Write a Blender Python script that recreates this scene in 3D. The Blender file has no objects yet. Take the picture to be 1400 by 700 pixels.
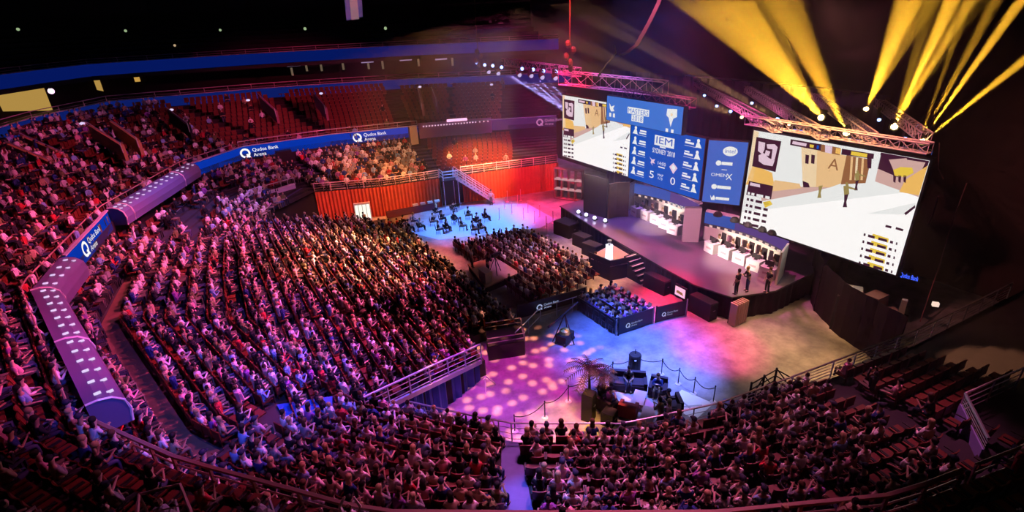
import bpy, math, random
import numpy as np
from mathutils import Vector, Matrix
random.seed(7); rng = np.random.RandomState(11)
C = bpy.context.scene.collection
SC = bpy.context.scene
PI = math.pi
# ------------------------------------------------------------------ camera, view, world, lights
F_PX, PITCH, ROLL, CAM_H = 720.0, math.radians(24.9), math.radians(2.6), 18.0
_h = math.atan2(.861, .508)            # heading of the lens over the arena's own axes (x to the stage, y across)
def _cam():
    f0 = np.array([0, math.cos(PITCH), -math.sin(PITCH)]); r0 = np.array([1., 0, 0]); u0 = np.cross(r0, f0)
    R = math.cos(ROLL)*r0 - math.sin(ROLL)*u0; U = math.cos(ROLL)*u0 + math.sin(ROLL)*r0
    a = np.array([.861, .508, 0]); a /= np.linalg.norm(a)
    M = np.array([a, [-a[1], a[0], 0], [0, 0, 1]])
    return M@f0, M@R, M@U
FW, RT, UP = _cam()
CP = np.array([0., 0., CAM_H])
def _ray(x, y): return FW*F_PX + RT*(x-700) - UP*(y-350)
def on_z(x, y, z): d = _ray(x, y); return CP + d*((z-CAM_H)/d[2])
def on_u(x, y, u): d = _ray(x, y); return CP + d*(u/d[0])
def at_depth(x, y, D): return CP + _ray(x, y)/F_PX*D
def project(P):
    q = np.asarray(P, float)-CP; w = q@FW
    w = np.where(np.abs(w) < 1e-3, 1e-3, w)
    return 700+F_PX*(q@RT)/w, 350-F_PX*(q@UP)/w, w
cd = bpy.data.cameras.new('camera'); cam = bpy.data.objects.new('camera', cd); C.objects.link(cam)
cd.sensor_width = 36; cd.lens = 36*F_PX/1400; cd.clip_start = .1; cd.clip_end = 400
cam.matrix_world = Matrix(((RT[0], UP[0], -FW[0], 0), (RT[1], UP[1], -FW[1], 0), (RT[2], UP[2], -FW[2], CAM_H), (0, 0, 0, 1)))
SC.camera = cam
SC.view_settings.view_transform = 'Standard'; SC.view_settings.look = 'None'
SC.view_settings.exposure = 0.0; SC.view_settings.gamma = 1.0; SC.view_settings.use_curve_mapping = False
cy = SC.cycles
cy.max_bounces = 4; cy.diffuse_bounces = 2; cy.glossy_bounces = 2; cy.transmission_bounces = 3; cy.volume_bounces = 0
cy.transparent_max_bounces = 6; cy.caustics_reflective = False; cy.caustics_refractive = False
cy.use_denoising = True; cy.use_adaptive_sampling = True; cy.adaptive_threshold = .03; cy.adaptive_min_samples = 12; cy.sample_clamp_indirect = 3.0; cy.use_light_tree = True
w = bpy.data.worlds.new('world'); SC.world = w; w.use_nodes = True
w.node_tree.nodes['Background'].inputs[0].default_value = (.45, .12, .30, 1)
w.node_tree.nodes['Background'].inputs[1].default_value = .006

def spot(name, loc, tgt, ang, power, col, blend=.5, rad=.25, gobo=None):
    L = bpy.data.lights.new(name, 'SPOT'); L.energy = power; L.color = col; L.spot_size = math.radians(ang)
    L.spot_blend = blend; L.shadow_soft_size = rad
    o = bpy.data.objects.new(name, L); C.objects.link(o); o.location = loc
    d = Vector(tgt)-Vector(loc); o.rotation_euler = d.to_track_quat('-Z', 'Y').to_euler()
    if gobo:                                            # a perforated gobo wheel in front of the lamp
        L.use_nodes = True; nt = L.node_tree; em = nt.nodes['Emission']
        tc = nt.nodes.new('ShaderNodeTexCoord'); sep = nt.nodes.new('ShaderNodeSeparateXYZ')
        nt.links.new(tc.outputs['Normal'], sep.inputs[0])
        comb = nt.nodes.new('ShaderNodeCombineXYZ')
        for i in (0, 1):
            dv = nt.nodes.new('ShaderNodeMath'); dv.operation = 'DIVIDE'
            nt.links.new(sep.outputs[i], dv.inputs[0]); nt.links.new(sep.outputs[2], dv.inputs[1]); nt.links.new(dv.outputs[0], comb.inputs[i])
        vo = nt.nodes.new('ShaderNodeTexVoronoi'); vo.voronoi_dimensions = '2D'; vo.inputs['Scale'].default_value = gobo[0]; nt.links.new(comb.outputs[0], vo.inputs['Vector'])
        mr = nt.nodes.new('ShaderNodeMapRange'); mr.inputs[1].default_value = gobo[1]; mr.inputs[2].default_value = gobo[2]
        mr.inputs[3].default_value = 1; mr.inputs[4].default_value = gobo[3]
        nt.links.new(vo.outputs['Distance'], mr.inputs[0]); nt.links.new(mr.outputs[0], em.inputs['Strength'])
    return o
K = 1000; BP = 7500*K; HAZE = .0024        # beam lamp power, haze density
# crowd washes (moving heads on the roof rig) and added fill spots
spot('wash_magenta', (26, 30, 30.5), (0, 32, 4), 45, 119.6*K, (1, .09, .33))
spot('wash_magenta_low', (20, 14, 30.5), (0, 21, 4), 32, 22.4*K, (1, .10, .42))
spot('wash_amber', (22, 36, 30.5), (8.5, 36, 1), 27, 139.4*K, (1, .55, .17), .8)
spot('wash_white', (20, 44, 30.5), (2, 40, 3), 48, 16.2*K, (1, .34, .45), .8)
spot('wash_blue_rear', (6, 50, 17), (1, 46, 4), 60, 9*K, (.10, .16, 1), .8)
spot('wash_blue_mid', (12, 26, 30.5), (3, 20, 3), 24, 39*K, (.05, .10, 1), .8)
spot('wash_blue_left', (2, 10, 17), (-2, 22, 4.5), 46, 8.8*K, (.10, .13, 1), .8)
spot('wash_violet_far', (14, 30, 30.5), (2, 55, 5), 50, 25.0*K, (.9, .16, .5), .8)
spot('wash_pink_near', (22, 18, 30.5), (8, 8.5, 4), 31, 32.3*K, (.95, .19, .5), .9)
spot('wash_pink_near_b', (24, 26, 30.5), (3, 12, 4.5), 35, 23*K, (.9, .18, .6), .9)
spot('wash_tier', (18, 30, 30.5), (-11, 51, 8), 42, 31.5*K, (1, .09, .30), .9)
spot('wash_tier_far', (18, 34, 30.5), (12, 65, 8), 39, 30.2*K, (1, .07, .20), .9)
spot('wash_red_wall', (20, 30, 30.5), (13, 50, 1.6), 20, 66.0*K, (1, .22, .03), .7)
spot('wash_red_wall_b', (24, 28, 30.5), (30, 46, 1.6), 27, 102*K, (1, .02, .08), .8)
spot('wash_orange_far', (22, 34, 30.5), (17, 53, 5), 27, 39.6*K, (1, .42, .18), .9)
spot('wash_orange_seats', (24, 36, 30.5), (26, 49.5, 4), 18, 292.0*K, (1, .45, .10), .9)
spot('wash_violet_corner', (28, 34, 30.5), (35, 52, 6), 27, 47*K, (.6, .06, .55), .9)
spot('wash_pink_right', (24, 18, 30.5), (18.6, 6.2, 4.2), 18, 24.2*K, (.95, .2, .5), .9)
spot('rig_fill_pink', (22, 20, 8.5), (33, 22, 12), 52, 2.2*K, (1, .32, .55), .9)  # added uplight that brightens the trusses, no fixture of the hall
spot('loom_fill_amber', tuple(at_depth(930, 110, 32)), tuple(at_depth(882, 36, 30)), 26, .5*K, (1, .75, .12), .8)  # added spot that gives the cable loom its yellow light
spot('rig_fill_left', (35, 60, 7.5), (36, 60, 12), 120, 1.5*K, (1, .22, .42), .9)  # added uplight for the left trusses, no fixture of the hall
spot('wash_floor_violet', (26, 30, 30.5), (20, 31, 0), 15, 60*K, (.5, .2, 1), .9)
spot('gangway_blue', (8, 13, 17), (6.3, 9.8, 4), 15, 8.6*K, (.2, .22, 1), .6)
spot('stage_front', (15.5, 22, 11), (29.5, 24, 2.5), 40, 8.0*K, (1, .45, .62), .9)  # added front fill for the stage, hung in mid-air without a fixture
# floor pools
spot('pool_blue', (18, 18, 30.5), (18.6, 18.2, 0), 21, 167.3*K, (.07, .15, 1), .9)
spot('pool_blue_white', (18, 15, 30.5), (18, 15.6, 0), 15, 37.7*K, (.45, .45, 1), .9)
spot('pool_magenta', (10, 18, 30.5), (11, 18.6, 0), 21, 43.2*K, (1, .04, .72), .8)
spot('pool_violet', (8, 16, 16), (8.8, 17.2, 0), 30, 7.8*K, (.2, .15, 1), .9)
spot('pool_magenta_spots', (12, 20, 30.5), (11.2, 19.2, 0), 25, 116.0*K, (1, .30, .16), .5, .01, (34, .10, .36, 0))
spot('pool_gold', (12, 12, 30.5), (11.6, 15.4, 0), 9, 69.0*K, (1, .5, .06), .9)
spot('pool_orange', (24, 16, 30.5), (26.4, 13.2, 0), 20, 55.1*K, (1, .48, .17), .9, 1.6)
spot('pool_red', (24, 22, 30.5), (23.4, 21, 0), 12, 112*K, (1, .02, .07), .9)
spot('pool_red_b', (24, 22, 30.5), (22.8, 15.8, 0), 12, 87.5*K, (1, .02, .24), .9)
spot('pool_cream', (22, 28, 30.5), (22.6, 29, 0), 23, 75.2*K, (1, .42, .18), .8)
spot('pool_far_blue', (22, 38, 30.5), (21, 42.5, 0), 25, 136.8*K, (.13, .30, 1), .6)
spot('pool_far_pink', (26, 36, 30.5), (28, 39.5, 0), 18, 91*K, (1, .05, .30), .8)
spot('pool_far_pink_b', (18, 36, 30.5), (16.3, 36.5, 0), 17, 51*K, (1, .16, .20), .8)
spot('stage_magenta', (24, 24, 30.5), (27.6, 21, 1.6), 32, 30.8*K, (.95, .12, .42), .9)
spot('stage_violet', (27, 34, 30.5), (28, 31, 1.6), 25, 28.2*K, (.45, .2, 1), .9)
spot('stage_amber', (22, 14, 30.5), (27.8, 18, 1.6), 8, 40*K, (1, .5, .25), .9)
spot('booth_white', (15.5, 28, 11), (30.8, 28, 2.6), 16, 33*K, (1, .74, .66), .6)  # added fill for the left booth, in mid-air without a fixture
spot('booth_white_b', (15.5, 20, 11), (30.2, 20.4, 2.6), 18, 27*K, (1, .76, .60), .6)  # added fill for the right booth, in mid-air without a fixture
spot('wall_brown', (20, 12, 18), (36, 6, 7), 60, 3.5*K, (1, .3, .28), .9)
spot('steps_orange', (23, 12, 14), (26.4, 5.6, 4.0), 15, 12.2*K, (1, .42, .20), .3)

# ------------------------------------------------------------------ materials
MATS = {}
def mat(name, col, rough=.6, metal=0., emis=None, es=1., noise=None, alpha=None, spec=.5):
    if name in MATS: return MATS[name]
    m = bpy.data.materials.new(name); m.use_nodes = True; nt = m.node_tree; b = nt.nodes['Principled BSDF']
    b.inputs['Base Color'].default_value = (*col, 1); b.inputs['Roughness'].default_value = rough
    b.inputs['Metallic'].default_value = metal; b.inputs['Specular IOR Level'].default_value = spec
    if emis: b.inputs['Emission Color'].default_value = (*emis, 1); b.inputs['Emission Strength'].default_value = es
    if alpha is not None: b.inputs['Alpha'].default_value = alpha
    if noise:
        n = nt.nodes.new('ShaderNodeTexNoise'); n.inputs['Scale'].default_value = noise[0]; n.inputs['Detail'].default_value = 4
        tc = nt.nodes.new('ShaderNodeTexCoord'); nt.links.new(tc.outputs['Object'], n.inputs['Vector'])
        r = nt.nodes.new('ShaderNodeMix'); r.data_type = 'RGBA'
        k = noise[1]
        r.inputs[6].default_value = (col[0]*(1-k), col[1]*(1-k), col[2]*(1-k), 1); r.inputs[7].default_value = (min(1, col[0]*(1+k)), min(1, col[1]*(1+k)), min(1, col[2]*(1+k)), 1)
        nt.links.new(n.outputs['Fac'], r.inputs[0]); nt.links.new(r.outputs[2], b.inputs['Base Color'])
    MATS[name] = m; return m
def emit(name, col, s=1.):
    if name in MATS: return MATS[name]
    m = bpy.data.materials.new(name); m.use_nodes = True; nt = m.node_tree; nt.nodes.clear()
    e = nt.nodes.new('ShaderNodeEmission'); e.inputs[0].default_value = (*col, 1); e.inputs[1].default_value = s
    o = nt.nodes.new('ShaderNodeOutputMaterial'); nt.links.new(e.outputs[0], o.inputs[0]); MATS[name] = m; return m
def objcol(name, rough, attr=False, noise=0.):
    m = bpy.data.materials.new(name); m.use_nodes = True; nt = m.node_tree; b = nt.nodes['Principled BSDF']
    b.inputs['Roughness'].default_value = rough; b.inputs['Specular IOR Level'].default_value = .25
    if attr: n = nt.nodes.new('ShaderNodeAttribute'); n.attribute_name = 'Col'; nt.links.new(n.outputs['Color'], b.inputs['Base Color'])
    else: n = nt.nodes.new('ShaderNodeObjectInfo'); nt.links.new(n.outputs['Color'], b.inputs['Base Color'])
    MATS[name] = m; return m
CLOTH = objcol('cloth', .85); SKIN = objcol('skin', .6); HAIR = objcol('hair', .7); CROWD = objcol('crowd', .8, True)
SEATM = mat('seat_red', (.15, .026, .012), .5); SEATF = mat('seat_metal', (.05, .05, .05), .5, .6)
concrete = mat('concrete', (.032, .026, .03), .9, noise=(1.5, .35)); dark = mat('dark', (.02, .018, .022), .7)
black = mat('black', (.012, .011, .014), .6, noise=(.8, .3)); blackcloth = mat('blackcloth', (.03, .012, .022), .95, noise=(.5, .4))
steel = mat('steel', (.62, .6, .62), .35, .8); paintw = mat('white_paint', (.8, .8, .8), .5); alu = mat('aluminium', (.72, .7, .72), .3, .9)
drape = mat('blue_drape', (.05, .09, .34), .8, noise=(2, .3)); reddrape = mat('red_drape', (.62, .10, .05), .8, noise=(1.2, .25))
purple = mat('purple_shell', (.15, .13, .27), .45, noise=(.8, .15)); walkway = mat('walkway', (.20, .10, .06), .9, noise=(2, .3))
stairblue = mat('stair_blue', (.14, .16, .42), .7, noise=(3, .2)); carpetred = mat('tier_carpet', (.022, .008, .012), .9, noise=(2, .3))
yellowwall = mat('yellow_wall', (.42, .27, .10), .8, noise=(2, .2)); wood = mat('wood', (.30, .17, .09), .5, noise=(3, .3))
whiteg = mat('white_gloss', (.85, .8, .82), .25); pinkcol = mat('column_pink', (.85, .66, .72), .5)
E_white = emit('e_white', (1, .97, .95), 1.0); E_offw = emit('e_offwhite', (.82, .82, .80), 1); E_blue = emit('e_blue', (.003, .075, .47), 1)
E_lblue = emit('e_lightblue', (.05, .17, .60), 1); E_sp = emit('e_sponsor', (.06, .13, .52), 1)
E_rib = emit('e_ribbon', (.003, .035, .42), .9); E_rib2 = emit('e_ribbon_dim', (.004, .012, .13), .9); E_rib3 = emit('e_ribbon_low', (.0015, .009, .12), .9)
E_strip = emit('e_strip', (.10, .22, 1), 1.6); E_bulb = emit('e_bulb', (.75, .65, .95), 1.0); E_yel = emit('e_yellow', (1, .7, .25), 14)
E_warm = emit('e_warm', (1, .60, .14), .42); E_cool = emit('e_cool', (.25, .4, 1), 6); E_pink = emit('e_pink', (1, .45, .65), 1.2)
S_tan = emit('s_tan', (.80, .50, .24), 1); S_brown = emit('s_brown', (.30, .12, .05), 1); S_dark = emit('s_dark', (.05, .01, .03), 1)
S_beige = emit('s_beige', (.85, .66, .42), 1); S_rose = emit('s_rose', (.62, .38, .34), 1); S_yel = emit('s_yellow', (.80, .55, .06), 1)
S_olive = emit('s_olive', (.32, .24, .08), 1); S_or = emit('s_orange', (.85, .48, .12), 1); S_lp = emit('s_lpink', (.75, .55, .66), 1)

# ------------------------------------------------------------------ mesh builder
class MB:
    def __init__(s): s.v = []; s.f = []; s.m = []
    def add(s, vs, fs, mi=0):
        n = len(s.v); s.v += [tuple(map(float, p)) for p in vs]
        for f in fs: s.f.append(tuple(i+n for i in f)); s.m.append(mi)
        return s
    def box(s, c, d, rz=0., mi=0, taper=1.):
        cx, cy_, cz = c; a, b, h = d[0]/2, d[1]/2, d[2]/2; ca, sa = math.cos(rz), math.sin(rz); P = []
        for z, k in ((-h, 1), (h, taper)):
            for x, y in ((-a*k, -b*k), (a*k, -b*k), (a*k, b*k), (-a*k, b*k)): P.append((cx+x*ca-y*sa, cy_+x*sa+y*ca, cz+z))
        return s.add(P, [(3, 2, 1, 0), (4, 5, 6, 7), (0, 1, 5, 4), (1, 2, 6, 5), (2, 3, 7, 6), (3, 0, 4, 7)], mi)
    def prism(s, poly, z0, z1, mi=0):
        n = len(poly); A = sum(poly[i][0]*poly[(i+1) % n][1]-poly[(i+1) % n][0]*poly[i][1] for i in range(n))
        if A < 0: poly = poly[::-1]
        z0 = z0 if hasattr(z0, '__len__') else [z0]*n; z1 = z1 if hasattr(z1, '__len__') else [z1]*n
        P = [(p[0], p[1], z) for p, z in zip(poly, z0)]+[(p[0], p[1], z) for p, z in zip(poly, z1)]
        F = [tuple(range(n-1, -1, -1)), tuple(range(n, 2*n))]+[(i, (i+1) % n, n+(i+1) % n, n+i) for i in range(n)]
        return s.add(P, F, mi)
    def tube(s, pts, r, n=6, mi=0, cap=True):
        pts = [Vector(p) for p in pts]; R = r if hasattr(r, '__len__') else [r]*len(pts); P = []; F = []
        for i, p in enumerate(pts):
            t = (pts[min(i+1, len(pts)-1)]-pts[max(i-1, 0)]).normalized()
            a = t.orthogonal().normalized() if abs(t.z) > .99 else t.cross(Vector((0, 0, 1))).normalized(); b = t.cross(a)
            for k in range(n):
                q = p+(a*math.cos(2*PI*k/n)+b*math.sin(2*PI*k/n))*R[i]; P.append(q)
        for i in range(len(pts)-1):
            for k in range(n): F.append((i*n+k, i*n+(k+1) % n, (i+1)*n+(k+1) % n, (i+1)*n+k))
        if cap: F += [tuple(range(n-1, -1, -1)), tuple(range((len(pts)-1)*n, len(pts)*n))]
        return s.add(P, F, mi)
    def lathe(s, c, prof, n=12, mi=0, sx=1., sy=1.):
        P = []; F = []
        for r, z in prof:
            for k in range(n): a = 2*PI*k/n; P.append((c[0]+r*sx*math.cos(a), c[1]+r*sy*math.sin(a), c[2]+z))
        for i in range(len(prof)-1):
            for k in range(n): F.append((i*n+k, i*n+(k+1) % n, (i+1)*n+(k+1) % n, (i+1)*n+k))
        F += [tuple(range(n-1, -1, -1)), tuple(range((len(prof)-1)*n, len(prof)*n))]
        return s.add(P, F, mi)
    def ell(s, c, r, n=8, m=6, mi=0):
        prof = [(math.sin(PI*i/m)*1.0+1e-3, -math.cos(PI*i/m)*r[2]) for i in range(m+1)]
        return s.lathe(c, prof, n, mi, r[0], r[1])
    def quad(s, a, b, c, d, mi=0): return s.add([a, b, c, d], [(0, 1, 2, 3)], mi)
    def slab(s, poly, nrm, th, mi=0):
        nrm = Vector(nrm).normalized()*th; n = len(poly); P = [Vector(p) for p in poly]
        return s.add(P+[p-nrm for p in P], [tuple(range(n)), tuple(range(2*n-1, n-1, -1))]+[(i, n+i, n+(i+1) % n, (i+1) % n) for i in range(n)], mi)
    def mesh(s, name, mats, off=(0, 0, 0), smooth=False):
        me = bpy.data.meshes.new(name); v = np.array(s.v, float)-np.array(off, float)
        me.from_pydata(v.tolist(), [], s.f)
        for m in (mats if isinstance(mats, (list, tuple)) else [mats]): me.materials.append(m)
        me.polygons.foreach_set('material_index', s.m)
        if smooth: me.polygons.foreach_set('use_smooth', [True]*len(s.f))
        me.update(); return me
    def build(s, name, mats, parent=None, off=None, smooth=False):
        """with a parent: vertices are in the parent's frame (or in the world with off = where the thing stands)"""
        if parent is None and off is None:
            v = np.array(s.v); off = ((v[:, 0].min()+v[:, 0].max())/2, (v[:, 1].min()+v[:, 1].max())/2, v[:, 2].min()); loc = off
        else: off = off or (0, 0, 0); loc = (0, 0, 0)
        o = bpy.data.objects.new(name, s.mesh(name, mats, off, smooth)); C.objects.link(o); o.location = loc
        if parent: o.parent = parent
        return o
def tag(o, label=None, cat=None, group=None, kind=None):
    if label: o['label'] = label
    if cat: o['category'] = cat
    if group: o['group'] = group
    if kind: o['kind'] = kind
    return o
def thing(name, label, cat, loc=(0, 0, 0), rz=0., group=None):
    o = bpy.data.objects.new(name, None); C.objects.link(o); o.location = loc; o.rotation_euler = (0, 0, rz); o.empty_display_size = .2
    return tag(o, label, cat, group)
def struct(mb, name, mats, label=None): return tag(mb.build(name, mats), label, None, None, 'structure')
def dup(root):
    r = root.copy(); C.objects.link(r)
    for ch in list(root.children):
        c = ch.copy(); C.objects.link(c); c.parent = r
        for g in list(ch.children): d = g.copy(); C.objects.link(d); d.parent = c
    return r
ONES = ['', 'first', 'second', 'third', 'fourth', 'fifth', 'sixth', 'seventh', 'eighth', 'ninth', 'tenth', 'eleventh', 'twelfth', 'thirteenth', 'fourteenth', 'fifteenth', 'sixteenth', 'seventeenth', 'eighteenth', 'nineteenth']
TENS = ['', '', 'twenty', 'thirty', 'forty', 'fifty', 'sixty', 'seventy', 'eighty', 'ninety']
def ordw(n):
    if n < 20: return ONES[n]
    if n % 10 == 0: return TENS[n//10][:-1]+'ieth'
    return TENS[n//10]+'-'+ONES[n % 10]
_tx = {}
def text_mesh(txt):
    """glyph outlines of a line of writing, unit height, as (verts, faces, width)"""
    if txt not in _tx:
        cu = bpy.data.curves.new('t', 'FONT'); cu.body = txt; cu.resolution_u = 3; o = bpy.data.objects.new('t', cu); C.objects.link(o)
        bpy.context.view_layer.update(); dg = bpy.context.evaluated_depsgraph_get(); me = o.evaluated_get(dg).to_mesh()
        V = [(v.co.x, v.co.y) for v in me.vertices]; Fs = [tuple(p.vertices) for p in me.polygons]
        o.evaluated_get(dg).to_mesh_clear(); bpy.data.objects.remove(o)
        a = np.array(V); w0 = a[:, 0].min(); V = [((x-w0)/.7, y/.7) for x, y in V]; _tx[txt] = (V, Fs, (a[:, 0].max()-w0)/.7)
    return _tx[txt]
def put_text(mb, txt, o, ex, ez, h, mi=0, width=None, center=False):
    V, Fs, wd = text_mesh(txt); ex = Vector(ex).normalized(); ez = Vector(ez).normalized(); o = Vector(o)
    kx = h if width is None else width/wd
    if center: o = o-ex*(wd*kx/2)
    mb.add([o+ex*(x*kx)+ez*(y*h) for x, y in V], Fs, mi)

# ------------------------------------------------------------------ the bowl's plan: front edge F, balcony R, upper ribbon S
Fp = np.array([(37, 7.2), (26.3, 8.0), (19.5, 9.0), (14.7, 9.8), (11, 11), (7.6, 13.3), (6.3, 14.8), (3.6, 18.2), (2.4, 21.4), (.8, 28), (1.0, 34), (1.6, 41), (4.4, 48), (8.8, 51.8), (14.5, 49.3), (20.3, 48.3), (25, 47.3), (33, 45.4)], float)
Rp = np.array([(37, 1.0), (26, 1.3), (17.6, 1.9), (12.5, 3.1), (8.4, 5.2), (4.9, 7.5), (1.5, 9.8), (-2.6, 14.6), (-5.0, 18.2), (-8.3, 31), (-7.6, 35), (-6.2, 43), (-1.0, 54.2), (4, 59), (12.6, 58.7), (21.8, 56.5), (28, 54.4), (36.5, 50.4)], float)
Sp = np.array([(37, -9), (26, -9), (14, -8), (6, -5), (0, -2), (-5, 2), (-9, 7), (-12, 11), (-15.5, 17), (-19.3, 31), (-18.6, 38), (-16.5, 49), (-12, 64), (-6.5, 72.5), (9, 70), (24.6, 64.3), (31, 59.5), (41, 53.6)], float)
NT = len(Fp)
def lerp(P, t):
    t = np.clip(np.asarray(t, float), 0, NT-1-1e-9); i = t.astype(int); f = (t-i)[..., None]
    return P[i]*(1-f)+P[i+1]*f
ZF, ZR, ZS, ZU = 3.0, 4.6, 9.9, 6.15
NL, NU = 10, 13
def rowpt(t, s, lo=True):
    A, B = (Fp, Rp) if lo else (Rp, Sp)
    return lerp(A, t)*(1-s)+lerp(B, t)*s
TS = np.array(sorted(set(list(range(NT))+[round(x, 3) for x in np.arange(0, NT-.99, .25)])), float)
TS = TS[TS <= NT-1]
def terraces(mb, lo, t0, t1, n, za, zb, mi=0):
    ts = TS[(TS >= t0-1e-6) & (TS <= t1+1e-6)]
    for k in range(n):
        z = za+(zb-za)*k/(n-1) if n > 1 else za
        zp = za+(zb-za)*(k-1)/(n-1) if k else za-.3
        for a, b in zip(ts[:-1], ts[1:]):
            p0, p1 = rowpt(a, k/n, lo), rowpt(b, k/n, lo); q0, q1 = rowpt(a, (k+1)/n, lo), rowpt(b, (k+1)/n, lo)
            mb.quad((*p0, zp), (*p1, zp), (*p1, z), (*p0, z), mi); mb.quad((*p0, z), (*p1, z), (*q1, z), (*q0, z), mi)
m = MB(); m.prism([(-25, -12), (50, -12), (50, 90), (-25, 90)], -.3, 0)
fl = mat('arena_floor', (.36, .35, .36), .42, noise=(.35, .32), spec=.4)
nt = fl.node_tree; b_ = nt.nodes['Principled BSDF']; n1 = nt.nodes.new('ShaderNodeTexNoise'); n1.inputs['Scale'].default_value = .9; n1.inputs['Detail'].default_value = 8; n1.inputs['Roughness'].default_value = .65
tc_ = nt.nodes.new('ShaderNodeTexCoord'); nt.links.new(tc_.outputs['Object'], n1.inputs['Vector']); cr = nt.nodes.new('ShaderNodeValToRGB'); cr.color_ramp.elements[0].position = .32; cr.color_ramp.elements[0].color = (.20, .195, .20, 1); cr.color_ramp.elements[1].position = .66; cr.color_ramp.elements[1].color = (.46, .45, .46, 1)
nt.links.new(n1.outputs['Fac'], cr.inputs[0]); nt.links.new(cr.outputs[0], b_.inputs['Base Color'])
struct(m, 'floor', fl)
m = MB(); terraces(m, True, 0, NT-1, NL, ZF, ZR); struct(m, 'lower_terrace', concrete)
m = MB(); terraces(m, False, 0, NT-1, NU, ZU, ZS); struct(m, 'upper_terrace', carpetred)
# front wall under the first row: near side black, far side red drape with pleats
def wallstrip(mb, P, z0, z1, th=.12, mi=0, out=1):
    P = [Vector((p[0], p[1], 0)) for p in P]
    for a, b in zip(P[:-1], P[1:]):
        d = (b-a).normalized(); n = Vector((-d.y, d.x, 0))*out*th
        mb.prism([tuple(a)[:2], tuple(b)[:2], tuple(b+n)[:2], tuple(a+n)[:2]], z0, z1, mi)
m = MB(); wallstrip(m, lerp(Fp, np.linspace(0, 13, 53)), 0, ZF, .15, out=1); struct(m, 'wall_near', black)
def pleated(mb, A, B, z0, z1, pitch=.35, amp=.05, mi=0):
    A = Vector((A[0], A[1], 0)); B = Vector((B[0], B[1], 0)); L = (B-A).length; n = max(4, int(L/pitch*4)); d = (B-A)/L; nn = Vector((-d.y, d.x, 0)); P = []
    z0 = z0 if hasattr(z0, '__len__') else (z0, z0); z1 = z1 if hasattr(z1, '__len__') else (z1, z1)
    for i in range(n+1):
        f = i/n; q = A+(B-A)*f+nn*(amp*math.sin(f*L/pitch*2*PI)+amp*.6*math.sin(f*L/pitch*2.3)); P += [(q.x, q.y, z0[0]*(1-f)+z0[1]*f), (q.x, q.y, z1[0]*(1-f)+z1[1]*f)]
    mb.add(P, [(2*i, 2*i+2, 2*i+3, 2*i+1) for i in range(n)], mi)
m = MB()
for i in range(13, 15): pleated(m, Fp[i]-np.array([.05, .2]), Fp[i+1]-np.array([.05, .2]), 0, ZF)
tag(m.build('wall_drape', reddrape), 'orange red pleated drape on the far floor wall left of the stairs', 'drape')
m = MB(); pleated(m, (22.6, 47.7), Fp[16]-np.array([0, .2]), 0, ZF); pleated(m, Fp[16]-np.array([0, .2]), Fp[17]-np.array([0, .2]), 0, ZF)
tag(m.build('wall_drape', reddrape), 'red pleated drape on the far floor wall between stairs and stage', 'drape')
m = MB(); wallstrip(m, [Fp[15], (22.6, 47.9)], 0, ZF, .15); wallstrip(m, [(x, y+.15) for x, y in Fp[13:]], 0, ZF-.05, .1); struct(m, 'wall_far', black)
m = MB(); wallstrip(m, [tuple(p) for p in lerp(Rp, np.linspace(0, 17, 69))], ZR-.2, ZU, .1, out=-1); struct(m, 'wall_balcony', dark)
# ------------------------------------------------------------------ retractable stand in front of the rear bowl
def zc(u): return max(0.0, (14.3-u)*.235)
def vfront(u): return 24.0 if u > 10.2 else 21.0-(9.9-u)*.40
m = MB(); us = np.arange(.6, 14.3, .82)
for u0 in us:
    u1 = u0+.82; z = zc(u0+.41); a, b = vfront(u0+.41), 46.8-.0*(14-u0)
    m.prism([(u0, a), (u1, a), (u1, b), (u0, b)], 0 if z > .05 else -.01, z+.001)
struct(m, 'retractable_stand', concrete)
m = MB(); pleated(m, (10.0, 20.9), (3.3, 18.3), 0, (1.15, 2.7), .5, .09)
tag(m.build('stand_drape', drape), 'dark blue pleated drape hanging under the railed edge of the rear stand', 'drape')
m = MB(); m.slab([(10.1, 20.75, 1.35), (3.2, 18.1, 2.95), (3.2, 18.1, 2.7), (10.1, 20.75, 1.1)], (.37, -.93, 0), .12)
tag(m.build('stand_fascia', mat('fascia', (.62, .64, .78), .5)), 'pale sloping edge board along the top of the blue drape', 'edge board')

# ------------------------------------------------------------------ railings
def railing(name, label, pts, h, mt, post=1.6, r=.03, bars=3, mesh_n=0, cat='railing', group=None):
    pts = [Vector(p) for p in pts]; t = thing(name, label, cat, tuple(pts[0]), 0, group); off = tuple(pts[0])
    m = MB(); m.tube([p+Vector((0, 0, h)) for p in pts], r*1.3, 5); m.build('handrail', mt, t, off)
    m = MB()
    for b in range(bars): m.tube([p+Vector((0, 0, h*(b+.6)/(bars+.6))) for p in pts], r*.6, 4)
    m.build('rails', mt, t, off)
    n = 0; L = sum((b-a).length for a, b in zip(pts[:-1], pts[1:])); post = max(post, L/90)
    for a, b in zip(pts[:-1], pts[1:]):
        k = max(1, int((b-a).length/post))
        for i in range(k):
            q = a+(b-a)*(i/k); m = MB(); m.tube([q, q+Vector((0, 0, h))], r, 5); m.build('post', mt, t, off)
    m = MB(); m.tube([pts[-1], pts[-1]+Vector((0, 0, h))], r, 5); m.build('post', mt, t, off)
    return t
def v3(P, z): return [(p[0], p[1], z) for p in P]
lr = [on_z(x, y, ZF) for x, y in ()]
railing('guard_rail', 'pink lit railing along the front row edge beside the empty right stand', v3(lerp(Fp, np.linspace(.2, 3.0, 8)), ZF), .95, steel, 1.3, .03, 5)
railing('guard_rail', 'railing round the curved front row above the palm and lounge', v3(lerp(Fp, np.linspace(3.0, 6.6, 15)), ZF), .95, steel, 1.5, .028, 3)
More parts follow.
